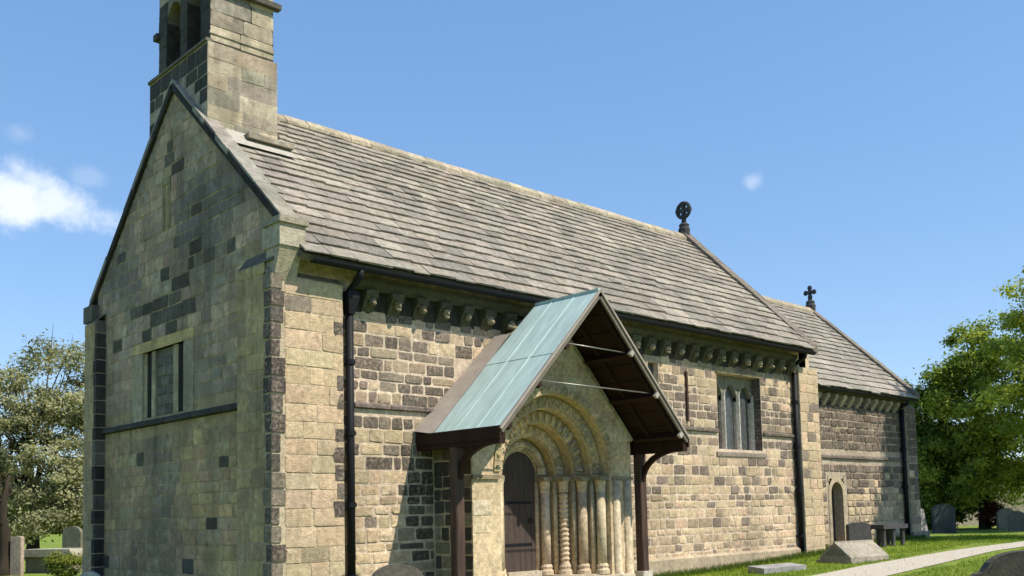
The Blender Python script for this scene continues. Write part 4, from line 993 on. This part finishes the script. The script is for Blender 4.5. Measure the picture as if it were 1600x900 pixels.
tree('leafy_tree', 'dark green bushy tree just right of the chancel end', (36.2, 5.1, -.05), 1.2, .25,
     [(0, 0, 3.4, 2.0, 2.0, 2.3), (-.6, .5, 5.2, 1.6, 1.6, 1.7), (.6, -.8, 1.9, 1.8, 1.6, 1.6), (-.6, -.5, 1.3, 1.4, 1.3, 1.1)], 320, 44000, .088, (.035, .07, .016), (.26, .33, .055), 204, .5, 6)
# the tree outside the frame whose shade falls on the chancel
tree('shade_tree', 'tall churchyard tree south of the chancel, outside the frame', (27.2, -7.0, -.05), 4., .3, [(0, 0, 10.2, 2.2, 2.2, 3.6), (.6, .5, 6.4, 1.6, 1.6, 1.6), (.7, -.3, 13., 1.8, 1.8, 1.6)], 150, 15000, .2, (.03, .06, .012), (.14, .18, .04), 205, .6, 0)
tree('red_shrub', 'dark reddish domed shrub in front of the right boundary wall', (36.6, 2.35, -.05), 0, .1, [(0, 0, .62, .72, .6, .5), (0, 0, 1.0, .35, .35, .3)], 60, 5200, .05, (.045, .018, .012), (.13, .05, .03), 206, .22, 0, 'shrub')
tree('yellow_shrub', 'small yellow-green shrub beside the north-west buttress', (2.2, 15.6, -.42), 0, .1, [(0, 0, .32, .55, .5, .38)], 40, 3000, .045, (.05, .08, .012), (.27, .29, .05), 207, .2, 0, 'shrub')
tree('low_shrub', 'low dark green bush at the foot of the chancel corner', (27.6, 2.6, -.05), 0, .1, [(0, 0, .4, .8, .7, .5)], 60, 5000, .06, (.012, .028, .010), (.06, .10, .025), 208, .25, 0, 'shrub')
tree('dark_tree', 'dark thick tree trunk at the far left edge', (1.42, 18.7, -.42), 2., .27, [(-.9, .4, 3.3, 1.0, 1.0, .8)], 60, 4000, .07, (.03, .04, .016), (.10, .12, .05), 209, .3)
# far wood closing the horizon
rs = np.random.RandomState(9); n = 60000
ang = rs.uniform(0, 2*math.pi, n); rad = rs.uniform(85, 130, n); hh = (2.0+1.5*np.sin(ang*9)+1.3*np.sin(ang*23+1)+1.0*np.sin(ang*51))
pts = np.stack([10+rad*np.cos(ang), rad*np.sin(ang), -.4+np.abs(rs.rand(n))*(2.6+hh*.7)], 1)
tone = rs.rand(n, 1); fo = leaf_mesh('far_wood', pts, .75, np.array((.022, .038, .014))*(1-tone)+np.array((.08, .10, .03))*tone, None, 10); fo['kind'] = 'stuff'; tag(fo, 'distant dark green wood along the horizon', 'trees')

# ------------------------------------------------------------------ grass tufts on the lawn in view
def on_path(x, y):
    return -4.6 < y < -2.7 if x < 22 else -5. < y < -3.4
bl = []; rs = np.random.RandomState(3); rn = random.Random(3)
V = []; F = []; C = []
def blade(x, y, h, c):
    a = rn.uniform(0, 6.283); dx, dy = math.cos(a)*.012, math.sin(a)*.012; z = zg(x, y)-.01; k = rn.uniform(-.5, .5)*h; k2 = rn.uniform(-.5, .5)*h
    b = len(V); V.extend([(x-dx, y-dy, z), (x+dx, y+dy, z), (x+k, y+k2, z+h)]); F.append((b, b+1, b+2)); C.append(c)
for i in range(60000):
    r = rn.random(); x = 8.5+20*r**1.1; y = rn.uniform(-7.5, .15)
    if on_path(x, y+.14*noise.noise((x*1.7, y*1.7, 9))) and rn.random() < .975: continue
    if y > -.1 and x < 17: y -= .3
    t = .5+.7*noise.noise((x*.9, y*.9, 2))+.3*noise.noise((x*3., y*3., 5)); h = rn.uniform(.02, .075) if rn.random() < .95 else rn.uniform(.07, .14)
    blade(x, y, h, jit(lerp((.13, .21, .02), (.30, .36, .05), t*rn.uniform(.6, 1.3)), .2, rn))
for i in range(9000):
    x = rn.uniform(9, 25); y = (.0 if x < 17.6 else .45)-abs(rn.gauss(0, .12)); blade(x, y, rn.uniform(.05, .2), jit((.10, .15, .03), .3, rn))
gm_ = MB(); gm_.v, gm_.f, gm_.c = V, F, C; go = gm_.build('grass', M['leaf']); go['kind'] = 'stuff'; tag(go, 'short bright green grass blades on the churchyard lawn', 'grass')
